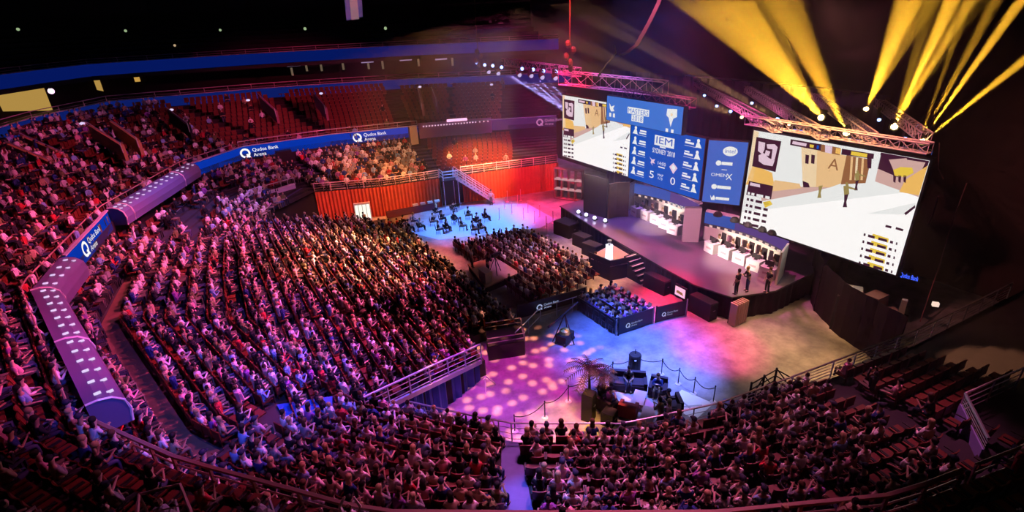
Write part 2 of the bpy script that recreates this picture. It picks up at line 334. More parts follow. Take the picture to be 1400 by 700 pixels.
railing('guard_rail', 'pale railing up the sloping edge above the blue drape', [(10.1, 20.8, 1.35), (6.7, 19.5, 2.15), (3.3, 18.1, 2.95)], .95, mat('rail_pale', (.62, .68, .95), .4, .3), 1.0, .04, 3)
railing('balcony_rail', 'long lit railing curving along the balcony above the near crowd', v3(lerp(Rp, np.linspace(2.6, 8.0, 24)), ZU-.05), .85, mat('rail_copper', (.65, .42, .35), .4, .5), 1.3, .055, 2)
railing('balcony_rail', 'bronze balcony railing across the lower right corner of the hall', v3(lerp(Rp, np.linspace(.2, 2.5, 8)), ZU-.05), .85, MATS['rail_copper'], 1.6, .035, 2)
railing('balcony_rail', 'outer railing behind the purple bulb-lit canopies at far left', v3(lerp(Rp, np.linspace(8.05, 12.9, 22))+np.array([-.35, .1]), ZU+.35), .75, MATS['rail_copper'], 1.5, .03, 1)
railing('balcony_rail', 'railing on top of the blue sign band over the far stand', v3(lerp(Rp, np.linspace(12.95, 15.0, 10)), ZU+.75), .5, steel, 1.5, .03, 1)
railing('guard_rail', 'pink lit railing along the far stand above the orange drape', v3(lerp(Fp, np.linspace(13.0, 15.0, 9)), ZF), .8, mat('rail_pink', (.9, .6, .75), .4, .3), 1.2, .035, 3)
railing('guard_rail', 'pink lit railing above the red drape next to the stage', v3([(22.6, 47.9), *Fp[16:]], ZF), .8, MATS['rail_pink'], 1.2, .035, 3)
# crosswise barrier at the right hand stairwell
q0, q1 = on_z(1320, 538, 5.2), on_z(1352, 600, 5.2)
t = thing('stairwell_barrier', 'violet slatted barrier panel beside the dark stairwell on the right', 'barrier', (q0[0], q0[1], 4.0)); off = (q0[0], q0[1], 4.0)
m = MB(); m.tube([tuple(q0), tuple(q1)], .05, 6); m.build('handrail', steel, t, off)
m = MB(); d = Vector(q1)-Vector(q0); d.z = 0; n_ = Vector((-d.y, d.x, 0)).normalized()
m.slab([(q0[0], q0[1], 4.0), (q1[0], q1[1], 4.0), (q1[0], q1[1], 4.75), (q0[0], q0[1], 4.75)], n_, .05); m.build('panel', mat('violet_panel', (.35, .33, .7), .5), t, off)
for i in range(4):
    m = MB(); m.tube([(q0[0], q0[1], 4.8+i*.1), (q1[0], q1[1], 4.8+i*.1)], .014, 4); m.build('bar', steel, t, off)
railing('guard_rail', 'railing running back from the violet barrier to the right frame edge', [tuple(on_z(1320, 538, 5.2)-np.array([0, 0, 1.0])), tuple(on_z(1400, 503, 5.2)-np.array([0, 0, 1.0]))], 1.0, MATS['rail_pink'], 1.2, .03, 3)

# ------------------------------------------------------------------ blue sign bands, text, canopies
def band(name, label, pts, z0, z1, mt, seg=None):
    t = thing(name, label, 'led sign band', (pts[0][0], pts[0][1], z0)); off = (pts[0][0], pts[0][1], z0)
    m = MB(); wallstrip(m, pts, z0, z1, .10, out=-1); m.build('led_face', mt, t, off)
    m = MB(); wallstrip(m, pts, z1, z1+.08, .2, out=-1); m.build('cap', mat('cap', (.5, .5, .62), .5), t, off)
    return t
def sign(parent, off, p, d, z, h, mt=None):
    """round Q mark and the hall's name in two lines on a band; d runs with the writing"""
    p = Vector((p[0], p[1], 0)); d = Vector((d[0], d[1], 0)).normalized(); n = Vector((d.y, -d.x, 0)); up = Vector((0, 0, 1)); mt = mt or E_white
    o = p+n*.16+up*z; m = MB(); R = h*.5; c = o+d*R+up*R
    ring = []
    for k in range(20):
        a = 2*PI*k/20; e = d*math.cos(a)+up*math.sin(a); ring += [c+e*R, c+e*R*.62]
    m.add(ring, [(2*k, 2*k+1, (2*k+3) % 40, (2*k+2) % 40) for k in range(20)])
    m.quad(c+d*R*.1-up*R*.35, c+d*R*.4-up*R*.15, c+d*R*1.05-up*R*.95, c+d*R*.55-up*R*1.0)
    m.build('round_mark', mt, parent, off)
    m = MB(); put_text(m, 'Qudos Bank', o+d*(h*1.25)+up*h*.56, d, up, h*.36); put_text(m, 'Arena', o+d*(h*1.25)+up*h*.04, d, up, h*.36); m.build('lettering', mt, parent, off)
ZB0, ZB1 = 5.65, 6.85
pts = list(lerp(Rp, [10.0, 10.5, 11.0])); pts[-1] = lerp(Rp, 11.0)
b1 = band('led_band', 'bright blue sign band reading Qudos Bank Arena between the purple canopies', pts, ZB0, ZB1+.1, E_rib)
d = pts[-1]-pts[0]; d = d/np.linalg.norm(d); sign(b1, (pts[0][0], pts[0][1], ZB0), pts[0]+d*2.2, d, ZB0+.2, .95)
pts = list(lerp(Rp, [12.0, 12.5, 13, 13.5, 14, 14.5, 15.0]))
b2 = band('led_band', 'long blue sign band with two hall names above the far stand', pts, ZB0, ZB1, E_rib); o2 = (pts[0][0], pts[0][1], ZB0)
sign(b2, o2, Rp[13]+np.array([-.3, -.28]), Rp[14]-Rp[13], ZB0+.12, .95); sign(b2, o2, lerp(Rp, 14.25), Rp[15]-Rp[14], ZB0+.12, .95)
pts = list(lerp(Rp, [15.9, 16.4, 17.0]))
b3 = band('led_band', 'faint violet sign band near the left screen at the far corner', pts, ZB0, ZB1, emit('e_violet', (.10, .02, .12), .8)); 
sign(b3, (pts[0][0], pts[0][1], ZB0), lerp(Rp, 16.75), Rp[17]-Rp[16], ZB0+.2, .8, emit('e_faint', (.5, .18, .4), 1))
for z0, z1, P, mt, lab, off_ in ((ZS+.05, ZS+1.15, Sp, E_rib2, 'dim blue band along the second balcony of the hall', 0), (13.55, 14.75, Sp, E_rib3, 'highest and faintest blue band below the dark top tier', 2.2)):
    Q = lerp(P, np.linspace(8, 17, 30)); N_ = np.gradient(Q, axis=0); N_ = np.stack([-N_[:, 1], N_[:, 0]], 1); N_ /= np.linalg.norm(N_, axis=1)[:, None]
    sgn = 1 if ((Q[5]+N_[5])[0] < Q[5][0]) else -1; Q = Q+N_*sgn*off_
    band('led_band', lab, list(Q), z0, z1, mt)
    if off_ == 0: Qs = Q; Ns = N_*sgn
    else: Qt = Q
railing('balcony_rail', 'thin rail on top of the second balcony band', v3(Qs, ZS+1.2), .5, MATS['rail_pink'], 2.4, .03, 1)
railing('balcony_rail', 'thin rail on top of the highest balcony band', v3(Qt, 14.85), .4, MATS['rail_pink'], 2.4, .025, 1)
# suite level and dark top tier
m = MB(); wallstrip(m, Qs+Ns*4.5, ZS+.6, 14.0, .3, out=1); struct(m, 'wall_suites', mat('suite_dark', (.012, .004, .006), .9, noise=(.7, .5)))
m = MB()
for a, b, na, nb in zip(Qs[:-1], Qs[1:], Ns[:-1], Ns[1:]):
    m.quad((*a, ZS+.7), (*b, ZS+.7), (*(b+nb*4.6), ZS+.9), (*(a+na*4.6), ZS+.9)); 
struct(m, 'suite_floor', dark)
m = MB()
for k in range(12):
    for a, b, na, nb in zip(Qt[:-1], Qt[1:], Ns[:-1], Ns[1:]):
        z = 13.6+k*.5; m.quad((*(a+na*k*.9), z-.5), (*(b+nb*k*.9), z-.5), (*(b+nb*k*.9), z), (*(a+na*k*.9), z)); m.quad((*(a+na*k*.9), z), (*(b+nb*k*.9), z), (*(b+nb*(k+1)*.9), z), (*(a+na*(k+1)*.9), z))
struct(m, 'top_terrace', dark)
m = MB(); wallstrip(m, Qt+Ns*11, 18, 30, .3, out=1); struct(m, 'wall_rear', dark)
m = MB(); m.prism([(-40, -20), (60, -20), (60, 95), (-40, 95)], 34, 34.5); struct(m, 'ceiling', mat('ceil', (.004, .004, .004), 1))
def on_ring(x, y, P, zs):
    best = (1e9, None); Q = np.concatenate([P[:-1]+(P[1:]-P[:-1])*f for f in np.linspace(0, 1, 13)])
    for z in np.arange(*zs, .1):
        px, py, w_ = project(np.c_[Q, np.full(len(Q), z)]); d = (px-x)**2+(py-y)**2+np.where(w_ > 1, 0, 1e9); k = int(np.argmin(d))
        if d[k] < best[0]: best = (d[k], np.array([*Q[k], z]))
    return best[1]
RW, RS, RT_ = Qs+Ns*4.1, Qs+Ns*3.3, Qt+Ns*4
# warm lit suite openings
for (x0, y0, x1, y1), lab in (((5, 113, 62, 152), 'large warm yellow lit suite opening at the left frame edge'), ((131, 104, 145, 124), 'narrow warm lit suite doorway right of the large yellow opening'), ((184, 101, 190, 112), 'small warm light slit on the suite level')):
    a, b, c, d_ = [on_ring(x, y, RW, (9.5, 14.2)) for x, y in ((x0, y0), (x1, y0), (x1+(8 if x0 == 5 else 0), y1), (x0, y1))]; a[:2], b[:2] = d_[:2], c[:2]
    t = thing('suite_opening', lab, 'lit opening', tuple(d_)); m = MB(); n = np.cross(b-a, d_-a)
    m.slab([tuple(a), tuple(b), tuple(c), tuple(d_)], n, .15); m.build('lit_pane', E_warm if x0 < 180 else emit('e_warm2', (.9, .5, .1), .6), t, tuple(d_))
    m = MB(); m.tube([tuple(a), tuple(b), tuple(c), tuple(d_), tuple(a)], .07, 4); m.build('frame', dark, t, tuple(d_))
for x, y, r, cc, lab in ((71, 124, .28, 'pink', 'round pink white stage lamp beside the yellow suite opening'), (26, 39, .15, 'green', 'faint green lamp leftmost on the dark top tier'), (175, 41, .15, 'green', 'faint green lamp second from left on the top tier'), (303, 41, .15, 'green', 'faint green lamp third from left on the top tier'), (419, 39, .18, 'green', 'faint green lamp above the far stand on the top tier'), (528, 39, .2, 'green', 'faint green lamp left of the hoist on the top tier'), (238, 62, .14, 'warm', 'tiny warm lamp low on the top tier')):
    p = on_ring(x, y, RT_, (14, 22)) if cc != 'pink' else on_ring(x, y, RS, (10, 14)); t = thing('house_lamp', lab, 'lamp', tuple(p)); m = MB(); m.ell(tuple(p), (r, r, r)); m.build('bulb', emit('e_'+cc+'lamp', dict(pink=(1, .6, .9), green=(.3, .42, .22), warm=(.5, .35, .2))[cc], 2.2 if cc == 'pink' else 1), t, tuple(p))
    m = MB(); m.tube([tuple(p), tuple(p+np.array([0, 0, r*2.5]))], r*.4, 6); m.build('holder', dark, t, tuple(p))
# pale posts and strips hanging under the top band
for i, (x, y0, y1) in enumerate(((399, 92, 104), (418, 86, 98), (438, 88, 97), (470, 84, 95), (503, 86, 95), (521, 82, 94), (570, 80, 91), (617, 78, 90))):
    a = on_ring(x, y0, RW, (10, 15)); b = on_ring(x, y1, RW, (9.5, 14)); b[:2] = a[:2]
    m = MB(); m.box(((a[0]+b[0])/2, (a[1]+b[1])/2, (a[2]+b[2])/2), (.22, .22, abs(a[2]-b[2])))
    tag(m.build('suite_pillar', mat('pillar', (.4, .33, .25), .7, emis=(.5, .38, .22), es=.22)), f'{ordw(i+1)} pale pillar from the left under the top blue band', 'pillar', 'pillars of the suite level')  # faint glow put into the pillar material, pillars are no lamps
for i, (x, y) in enumerate(((403, 89), (500, 85), (553, 82), (603, 81))):
    a = on_ring(x, y, RS, (10, 14.5)); m = MB(); m.box(tuple(a), (1.5, .2, .16), math.radians(-12)); tag(m.build('strip_lamp', emit('e_strip_dim', (.35, .25, .45), .8)), f'{ordw(i+1)} thin violet strip lamp from the left under the top band', 'lamp', 'strip lamps of the suite level')
# purple canopies with bulb rows
def canopy(label, P, caps=True, top=6.95):
    t = thing('bulb_canopy', label, 'canopy', (P[0][0], P[0][1], 5.6)); off = (P[0][0], P[0][1], 5.5); P = [np.array(p, float) for p in P]
    N = []
    for i in range(len(P)):
        d = P[min(i+1, len(P)-1)]-P[max(i-1, 0)]; d = d/np.linalg.norm(d); N.append(np.array([d[1], -d[0]]))
    prof = [(0, top), (.35, top), (.7, top-.10), (.98, top-.36), (1.06, top-.75), (.98, top-1.25), (0, top-1.25)]
    m = MB(); V = [(*(p+n*a), z) for p, n in zip(P, N) for a, z in prof]; k = len(prof)
    F = [(i*k+j, (i+1)*k+j, (i+1)*k+(j+1) % k, i*k+(j+1) % k) for i in range(len(P)-1) for j in range(k)]; F += [tuple(range(k)), tuple(range(len(V)-1, len(V)-k-1, -1))]
    m.add(V, F); m.build('shell', purple, t, off)
    nb = 0
    for a, b, na, nb_ in zip(P[:-1], P[1:], N[:-1], N[1:]):
        L = np.linalg.norm(b-a); q = max(2, int(L/.85))
        for i in range(q):
            f = (i+.5)/q; c = a+(b-a)*f; n = na+(nb_-na)*f
            for off_, z in ((.42, top+.01), (.74, top-.11)):
                m = MB(); d = (b-a)/L; m.box((*(c+n*off_), z), (.12, .20, .05), math.atan2(d[1], d[0])); m.build('bulb', E_bulb, t, off)
        m = MB(); e = [(*(a+na*x), z+.02) for x, z in prof[:6]]; m.tube(e, .05, 5); m.build('rib', whiteg, t, off)
    return t
canopy('long purple rounded canopy with bulb rows left of the far blue band', [lerp(Rp, x) for x in (11.02, 11.1, 11.75, 12.0)])
canopy('purple three-sided canopy with bulb rows at the far left balcony', [(-5.1, 18.8), (-6.55, 24.2), (-8.25, 30.6), (-7.65, 34.6)])
m = MB(); c = on_z(108, 540, 6.2); m.prism([(c[0]+.8*math.cos(a), c[1]+.8*math.sin(a)) for a in np.linspace(0, 2*PI, 17)[:-1]], 5.6, 6.35)
tag(m.build('canopy_end', mat('lavender', (.32, .3, .75), .4)), 'smooth lavender rounded end cap below the left canopy', 'canopy end')
# violet parapet with dots in the far right corner
t = thing('dotted_parapet', 'violet parapet with a row of small dots behind the orange seats', 'parapet', (21.9, 56.4, 5.4)); o_ = (21.9, 56.4, 5.4)
P = list(lerp(Rp, [15.02, 15.4, 15.8, 16.2])); m = MB(); wallstrip(m, P, 5.4, 7.1, .15, out=-1); m.build('panel', mat('mauve', (.5, .22, .42), .6), t, o_)
for i in range(22):
    p = lerp(Rp, 15.1+i*.05); m = MB(); m.box((p[0]-.05, p[1]-.25, 6.75), (.14, .05, .12)); m.build('dot', emit('e_dot', (.9, .6, .8), .9), t, o_)
m = MB(); p, q = lerp(Rp, 15.5), lerp(Rp, 15.85); m.slab([(p[0], p[1]-.22, 7.0), (q[0], q[1]-.22, 7.0), (q[0], q[1]-.22, 7.3), (p[0], p[1]-.22, 7.3)], (0, -1, 0), .05); m.build('light_panel', emit('e_panel', (1, .5, .75), 1.3), t, o_)
# white parapets of the vomitories in the rear stand
for pts, lab in (([(225, 322), (262, 287), (300, 272)], 'pale glazed parapet curving in front of the disabled platform, left rear'), ([(347, 270), (404, 254)], 'pale railed parapet above the dark stair opening')):
    Q = [on_z(x, y, 3.6) for x, y in pts]; t = thing('vomitory_parapet', lab, 'parapet', (Q[0][0], Q[0][1], 3.1)); off = (Q[0][0], Q[0][1], 3.1)
    m = MB(); wallstrip(m, Q, 3.0, 3.75, .15); m.build('panel', mat('pale_panel', (.7, .64, .78), .5), t, off)
    m = MB(); wallstrip(m, [q-np.array([0, .08, 0]) for q in Q], 3.75, 3.83, .3); m.build('ledge', whiteg, t, off)
    for a, b in zip(Q[:-1], Q[1:]):
        for i in range(7):
            q = a+(b-a)*i/6; m = MB(); m.tube([(q[0], q[1], 3.75), (q[0], q[1], 4.4)], .03, 5); m.build('post', steel, t, off)
    m = MB(); m.tube([(q[0], q[1], 4.4) for q in Q], .045, 5); m.build('handrail', steel, t, off)
m = MB(); wallstrip(m, [(7.9, 53.4), (5.3, 50.2)], 0.0, 3.2, .2); wallstrip(m, [(2.8, 52.0), (7.6, 53.2)], 1, 3.1, .2); struct(m, 'wall_vomitory', mat('vom_blue', (.05, .05, .14), .8))
# slanted stair walls of the balcony tier
def ywall(a, b, za, zb, lab, mt=None):
    A, B = on_z(*a, za+.5), on_z(*b, zb+.5); t = thing('stair_parapet', lab, 'wall', (B[0], B[1], B[2]-1)); off = (B[0], B[1], B[2]-1)
    d = Vector(B-A); d.z = 0; n = Vector((-d.y, d.x, 0)).normalized()*.25
    m = MB(); m.prism([(A[0], A[1]), (B[0], B[1]), (B[0]+n.x, B[1]+n.y), (A[0]+n.x, A[1]+n.y)], [A[2]-1.3, B[2]-1.3, B[2]-1.3, A[2]-1.3], [A[2], B[2], B[2], A[2]]); m.build('panel', mt or yellowwall, t, off)
    m = MB(); m.tube([tuple(A+np.array([0, 0, .25])), tuple(B+np.array([0, 0, .25])), tuple(B-np.array([0, 0, .6]))], .04, 5); m.build('handrail', steel, t, off)
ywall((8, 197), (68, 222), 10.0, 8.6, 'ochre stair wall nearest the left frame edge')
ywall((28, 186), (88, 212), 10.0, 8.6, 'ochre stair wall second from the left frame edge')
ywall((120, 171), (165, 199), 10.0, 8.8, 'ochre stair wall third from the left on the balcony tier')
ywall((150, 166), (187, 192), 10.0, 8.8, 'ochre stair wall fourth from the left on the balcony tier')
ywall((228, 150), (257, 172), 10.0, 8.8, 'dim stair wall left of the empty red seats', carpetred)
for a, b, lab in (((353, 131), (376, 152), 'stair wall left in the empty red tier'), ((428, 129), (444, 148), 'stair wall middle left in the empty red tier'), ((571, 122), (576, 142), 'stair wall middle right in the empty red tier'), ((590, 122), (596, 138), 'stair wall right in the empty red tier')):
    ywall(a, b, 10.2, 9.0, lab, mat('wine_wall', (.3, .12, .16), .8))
for i, (x, y) in enumerate(((108, 168), (234, 149), (338, 136), (437, 127), (571, 118), (668, 115))):
    p = on_z(x, y, 10.3)-np.array([.3*(-1 if i < 1 else 0), .7, 0]); m = MB(); m.ell(tuple(p), (.22, .1, .12)); tag(m.build('exit_lamp', E_bulb), f'{ordw(i+1)} small cool white lamp from the left under the second band', 'lamp', 'lamps under the second band')

# ------------------------------------------------------------------ seats and people
def skin_obj(name, chains, mt, sub=1):
    """one continuous surface grown round joint chains [(x,y,z,rx,ry),...] that share joints by position"""
    idx = {}; V = []; Rr = []; Ed = set()
    for ch in chains:
        prev = None
        for x, y, z, rx, ry in ch:
            k = (round(x, 4), round(y, 4), round(z, 4))
            if k not in idx: idx[k] = len(V); V.append(k); Rr.append((rx, ry))
            if prev is not None and prev != idx[k]: Ed.add((prev, idx[k]))
            prev = idx[k]
    me = bpy.data.meshes.new(name); me.from_pydata(V, list(Ed), []); o = bpy.data.objects.new(name, me); C.objects.link(o)
    o.modifiers.new('s', 'SKIN'); 
    for i, sv in enumerate(me.skin_vertices[0].data): sv.radius = Rr[i]; sv.use_root = (i == 0)
    if sub: u = o.modifiers.new('u', 'SUBSURF'); u.levels = sub; u.render_levels = sub
    bpy.context.view_layer.update(); dg = bpy.context.evaluated_depsgraph_get(); ev = o.evaluated_get(dg)
    me2 = bpy.data.meshes.new_from_object(ev); me2.name = name; bpy.data.objects.remove(o); bpy.data.meshes.remove(me)
    me2.materials.clear(); me2.materials.append(mt); me2.polygons.foreach_set('use_smooth', [True]*len(me2.polygons)); return me2
def person_meshes(pose, sleeve, hair, stand=False):
    lean = dict(lap=.02, clap=.04, cross=-.03, phone=.10, rest=-.06).get(pose, 0)
    sx = lean; hz = .50 if not stand else .92
    pel = (0, 0, hz, .12, .15); wai = (sx*.3, 0, hz+.17, .105, .14); che = (sx, 0, hz+.36, .115, .165); nec = (sx*1.3, 0, hz+.52, .05, .05)
    hb = (sx*1.5+.015, 0, hz+.60, .075, .072); ht = (sx*1.5+.02, 0, hz+.74, .085, .078); nose = (sx*1.5+.112, 0, hz+.66, .012, .012)
    body = [[pel, wai, che, nec, hb, ht], [hb, nose]]; shirt = [[(0, 0, hz+.02, .135, .165), (sx*.3, 0, hz+.17, .125, .158), (sx, 0, hz+.36, .13, .18), (sx*1.2, 0, hz+.46, .075, .09)]]; tro = [[(0, 0, hz, .13, .16), (sx*.2, 0, hz+.08, .122, .155)]]; shoes = []
    for s in (-1, 1):
        sh = (sx, s*.17, hz+.41, .055, .055)
        el, wr = dict(lap=((.06+sx, s*.25, hz+.14), (.28+sx, s*.12, hz+.12)), clap=((.12+sx, s*.24, hz+.18), (.30+sx, s*.05, hz+.34)), cross=((.08+sx, s*.25, hz+.18), (.20+sx, -s*.06, hz+.22)), phone=((.10+sx, s*.22, hz+.16), (.32+sx, s*.06, hz+.26)), rest=((-.02+sx, s*.28, hz+.16), (.20, s*.27, hz+.12)), up=((.06+sx, s*.27, hz+.62), (.10+sx, s*.18, hz+.88)), hang=((.0, s*.24, hz+.12), (.06, s*.25, hz-.13)))[pose]
        d = Vector(wr)-Vector(el); d.normalize(); side = Vector((0, 1, 0)) if abs(d.y) < .8 else Vector((0, 0, 1)); W = Vector(wr); pc = W+d*.06
        arm = [che, sh, (*el, .04, .04), (*wr, .026, .03), (*pc, .02, .038)]; body.append(arm)
        for k in range(4):
            b = pc+side*((k-1.5)*.02)+d*.03; t1 = b+d*(.035+.006*(1.5-abs(k-1.5)))+Vector((0, 0, -.008)); t2 = t1+d*.02+Vector((0, 0, -.018)); body.append([(*pc, .02, .038), (*b, .010, .010), (*t1, .009, .009), (*t2, .007, .007)])
        tb = W+d*.03-side*.03*s; body.append([(*pc, .02, .038), (*tb, .011, .011), (*(tb+d*.035-side*.012*s), .008, .008)])
        c2 = (sx, 0, hz+.36, .13, .18); s2 = (sx, s*.165, hz+.40, .075, .075)
        if sleeve: shirt.append([c2, s2, (*el, .055, .055), (*(Vector(el)+(W-Vector(el))*.88), .038, .038)])
        else: shirt.append([c2, s2, (*(Vector(sh[:3])+(Vector(el)-Vector(sh[:3]))*.6), .062, .062)])
        if stand: kn, an, to = (.03, s*.10, .48), (0, s*.11, .09), (.16, s*.12, .04)
        else: kn, an, to = (.44, s*.12, .50), (.42, s*.12, .10), (.56, s*.13, .05)
        hip = (.02 if not stand else 0, s*.09, hz-.02)
        body.append([pel, (*hip, .085, .085), (*kn, .055, .055), (*an, .035, .035), (*to, .03, .035)])
        tro.append([(0, 0, hz, .13, .16), (*hip, .10, .10), (*kn, .068, .068), (*an, .05, .05)]); shoes.append([(an[0]-.06, an[1], .045, .042, .042), (an[0]+.05, an[1], .05, .045, .045), (*to, .035, .04)])
    M_ = [('shirt', skin_obj('shirt', shirt, CLOTH)), ('trousers', skin_obj('trousers', tro, CLOTH))]
    m = MB(); hx = sx*1.5+.012; hzz = hz+.70
    if hair == 'short': m.ell((hx-.018, 0, hzz+.035), (.105, .095, .10), 12, 8); m.ell((hx-.05, 0, hzz-.03), (.062, .08, .09), 10, 6)
    elif hair == 'long': m.ell((hx-.018, 0, hzz+.035), (.11, .10, .105), 12, 8); m.ell((hx-.07, 0, hzz-.13), (.055, .10, .19), 10, 8)
    else: m.ell((hx-.01, 0, hzz+.045), (.112, .10, .10), 12, 8); m.prism([(hx+.07, -.07), (hx+.17, -.05), (hx+.17, .05), (hx+.07, .07)], hzz+.03, hzz+.05)
    M_.append(('cap' if hair == 'cap' else 'hair', m.mesh('hair', HAIR, smooth=True)))
    b = skin_obj('body', body, SKIN)
    for s_ in shoes: pass
    M_.append(('shoes', skin_obj('shoes', [x for x in shoes[:1]], CLOTH, 1)))
    M_.append(('shoes', skin_obj('shoes', [x for x in shoes[1:]], CLOTH, 1)))
    return b, M_
VAR = []
for i, (p, s, h) in enumerate((('lap', 0, 'short'), ('clap', 1, 'short'), ('cross', 1, 'cap'), ('phone', 0, 'long'), ('rest', 0, 'short'), ('lap', 1, 'long'), ('clap', 0, 'cap'))): VAR.append((p, s, h, *person_meshes(p, s, h)))
STAND = [(p, s, h, *person_meshes(p, s, h, True)) for p, s, h in (('hang', 0, 'short'), ('phone', 1, 'short'))]
SHIRTS = [('black', (.02, .02, .025), 34), ('white', (.85, .82, .82), 24), ('grey', (.3, .3, .32), 14), ('dark blue', (.03, .06, .25), 8), ('light blue', (.25, .45, .75), 5), ('red', (.55, .04, .05), 5), ('pink', (.8, .4, .5), 4), ('olive', (.2, .2, .08), 4), ('tan', (.5, .38, .24), 6), ('purple', (.3, .1, .4), 3)]
SKINS = [(.62, .42, .32), (.5, .32, .23), (.7, .5, .4), (.35, .2, .13)]; HAIRS = [('dark', (.02, .015, .012), 6), ('brown', (.10, .05, .025), 5), ('fair', (.45, .32, .16), 3)]
def wchoice(L): return random.choices(L, [x[2] for x in L])[0]
def make_person(v, loc, rz, label, cat='person', group=None, shirt=None, hairc=None, skin=None, name='person', tro=None):
    p, s, h, body, parts = v; shirt = shirt or wchoice(SHIRTS); hairc = hairc or wchoice(HAIRS); skin = skin or random.choice(SKINS)
    o = bpy.data.objects.new(name, body); C.objects.link(o); o.location = loc; o.rotation_euler = (0, 0, rz); o.color = (*skin, 1); tag(o, label, cat, group)
    tro = tro or random.choice([(.02, .025, .05), (.03, .03, .03), (.08, .10, .2), (.18, .15, .11)])
    for nm, me in parts:
        c = bpy.data.objects.new(nm, me); C.objects.link(c); c.parent = o
        c.color = (*{'shirt': shirt[1], 'trousers': tro, 'hair': hairc[1], 'cap': (.03, .03, .06), 'shoes': (.05, .05, .05)}[nm], 1)
    return o
# tip-up seat
def seat_meshes():
    m = MB(); P = []
    for i in range(7):
        f = i/6; y = (f-.5)*.46; bow = .05*(1-(2*f-1)**2)
        for z, x in ((.40, -.20), (.60, -.235), (.84, -.28)): P.append((x-bow, y, z))
    F = [(3*i+j, 3*i+3+j, 3*i+4+j, 3*i+1+j) for i in range(6) for j in range(2)]; n = len(P); P2 = [(x-.035, y, z) for x, y, z in P]
    m.add(P+P2, F+[tuple(n+k for k in f[::-1]) for f in F]+[(3*i+2, 3*i+5, n+3*i+5, n+3*i+2) for i in range(6)]+[(0, 1, n+1, n), (1, 2, n+2, n+1), (19, 18, n+18, n+19), (20, 19, n+19, n+20)]); back = m.mesh('backrest', SEATM, smooth=False)
    m = MB(); m.box((.0, 0, .40), (.42, .44, .06)); m.box((.2, 0, .39), (.06, .42, .045)); pan = m.mesh('seat_pan', SEATM)
    m = MB(); m.box((-.18, 0, .20), (.05, .05, .40)); m.box((-.14, 0, .015), (.22, .16, .03)); m.box((-.1, 0, .36), (.2, .3, .03)); leg = m.mesh('pedestal', SEATF)
    m = MB(); m.box((-.215, 0, .42), (.03, .54, .04)); m.box((-.05, .25, .60), (.32, .045, .03)); m.box((-.20, .25, .5), (.04, .03, .24)); m.box((-.05, -.25, .60), (.32, .045, .03)); m.box((-.20, -.25, .5), (.04, .03, .24)); return [('backrest', back), ('seat_pan', pan), ('pedestal', leg), ('armrest_frame', m.mesh('armrest_frame', SEATF))]
SM = seat_meshes()
# low detail figure and seat for the far masses
def lowperson(kind):
    m = MB(); s = .0; col = []
    def add(fn, c): n = len(m.v); fn(); col.extend([c]*(len(m.v)-n))
    if kind < 6:
        add(lambda: m.lathe((0, 0, 0), [(.14, .42), (.125, .6), (.17, .88), (.16, .98), (.06, 1.03)], 6, 0, .8, 1.15), 's')
        for q in (-1, 1):
            add(lambda: m.tube([(.0, q*.09, .50), (.42, q*.11, .52), (.42, q*.11, .08)], [.085, .065, .045], 4), 't')
            el, wr = [((.06, q*.25, .66), (.28, q*.10, .64)), ((.12, q*.24, .70), (.32, q*.04, .86)), ((.06, q*.26, .66), (.2, -q*.05, .72)), ((.1, q*.22, .66), (.34, q*.05, .78)), ((0, q*.28, .64), (.22, q*.26, .62)), ((.1, q*.26, 1.1), (.15, q*.12, 1.36))][kind]
            add(lambda: m.tube([(0, q*.18, .93), el], [.06, .045], 4), 's'); add(lambda: m.tube([el, wr], [.04, .035], 4), 'k' if kind % 2 == 0 else 's'); add(lambda: m.ell(wr, (.045, .04, .04), 4, 2), 'k')
        hz = 1.16
    else:
        add(lambda: m.lathe((0, 0, 0), [(.14, .85), (.13, 1.05), (.17, 1.32), (.16, 1.42), (.06, 1.47)], 6, 0, .8, 1.15), 's')
        for q in (-1, 1):
            add(lambda: m.tube([(0, q*.09, .9), (.02, q*.1, .48), (0, q*.11, .05)], [.09, .065, .05], 4), 't'); add(lambda: m.tube([(0, q*.19, 1.38), (.02, q*.25, 1.1), (.14, q*.22, .92)], [.055, .045, .035], 4), 's')
        hz = 1.6
    add(lambda: m.ell((.01, 0, hz), (.09, .078, .115), 6, 4), 'k'); add(lambda: m.ell((-.02, 0, hz+.035), (.092, .088, .10), 6, 4), 'h')
    return np.array(m.v), m.f, col
LP = [lowperson(k) for k in range(7)]
def lowseat():
    m = MB(); m.box((-.25, 0, .62), (.05, .46, .44)); m.box((0, 0, .40), (.42, .44, .06)); m.box((-.18, 0, .2), (.05, .06, .4)); return np.array(m.v), m.f
LS = lowseat()
people, seats = [], []          # (x, y, z, yaw, zone, row, index, t)
FOC = np.array([29., 25.])
def yaw_to(x, y): return math.atan2(FOC[1]-y, FOC[0]-x)
def aisle(t, zone):
    for a, w_ in AIS[zone]:
        if abs(t-a) < w_: return True
    return False
AIS = {'low': [(5.12, .16), (1.9, .09), (3.35, .05), (7.55, .10), (9.4, .05), (11.4, .06), (13.42, .10), (14.97, .12)], 'up': [(5.6, .05), (7.6, .05), (9.2, .05), (10.6, .05), (11.7, .05), (12.35, .04), (12.75, .03), (13.35, .05), (14.0, .05), (14.85, .06), (15.6, .04)]}
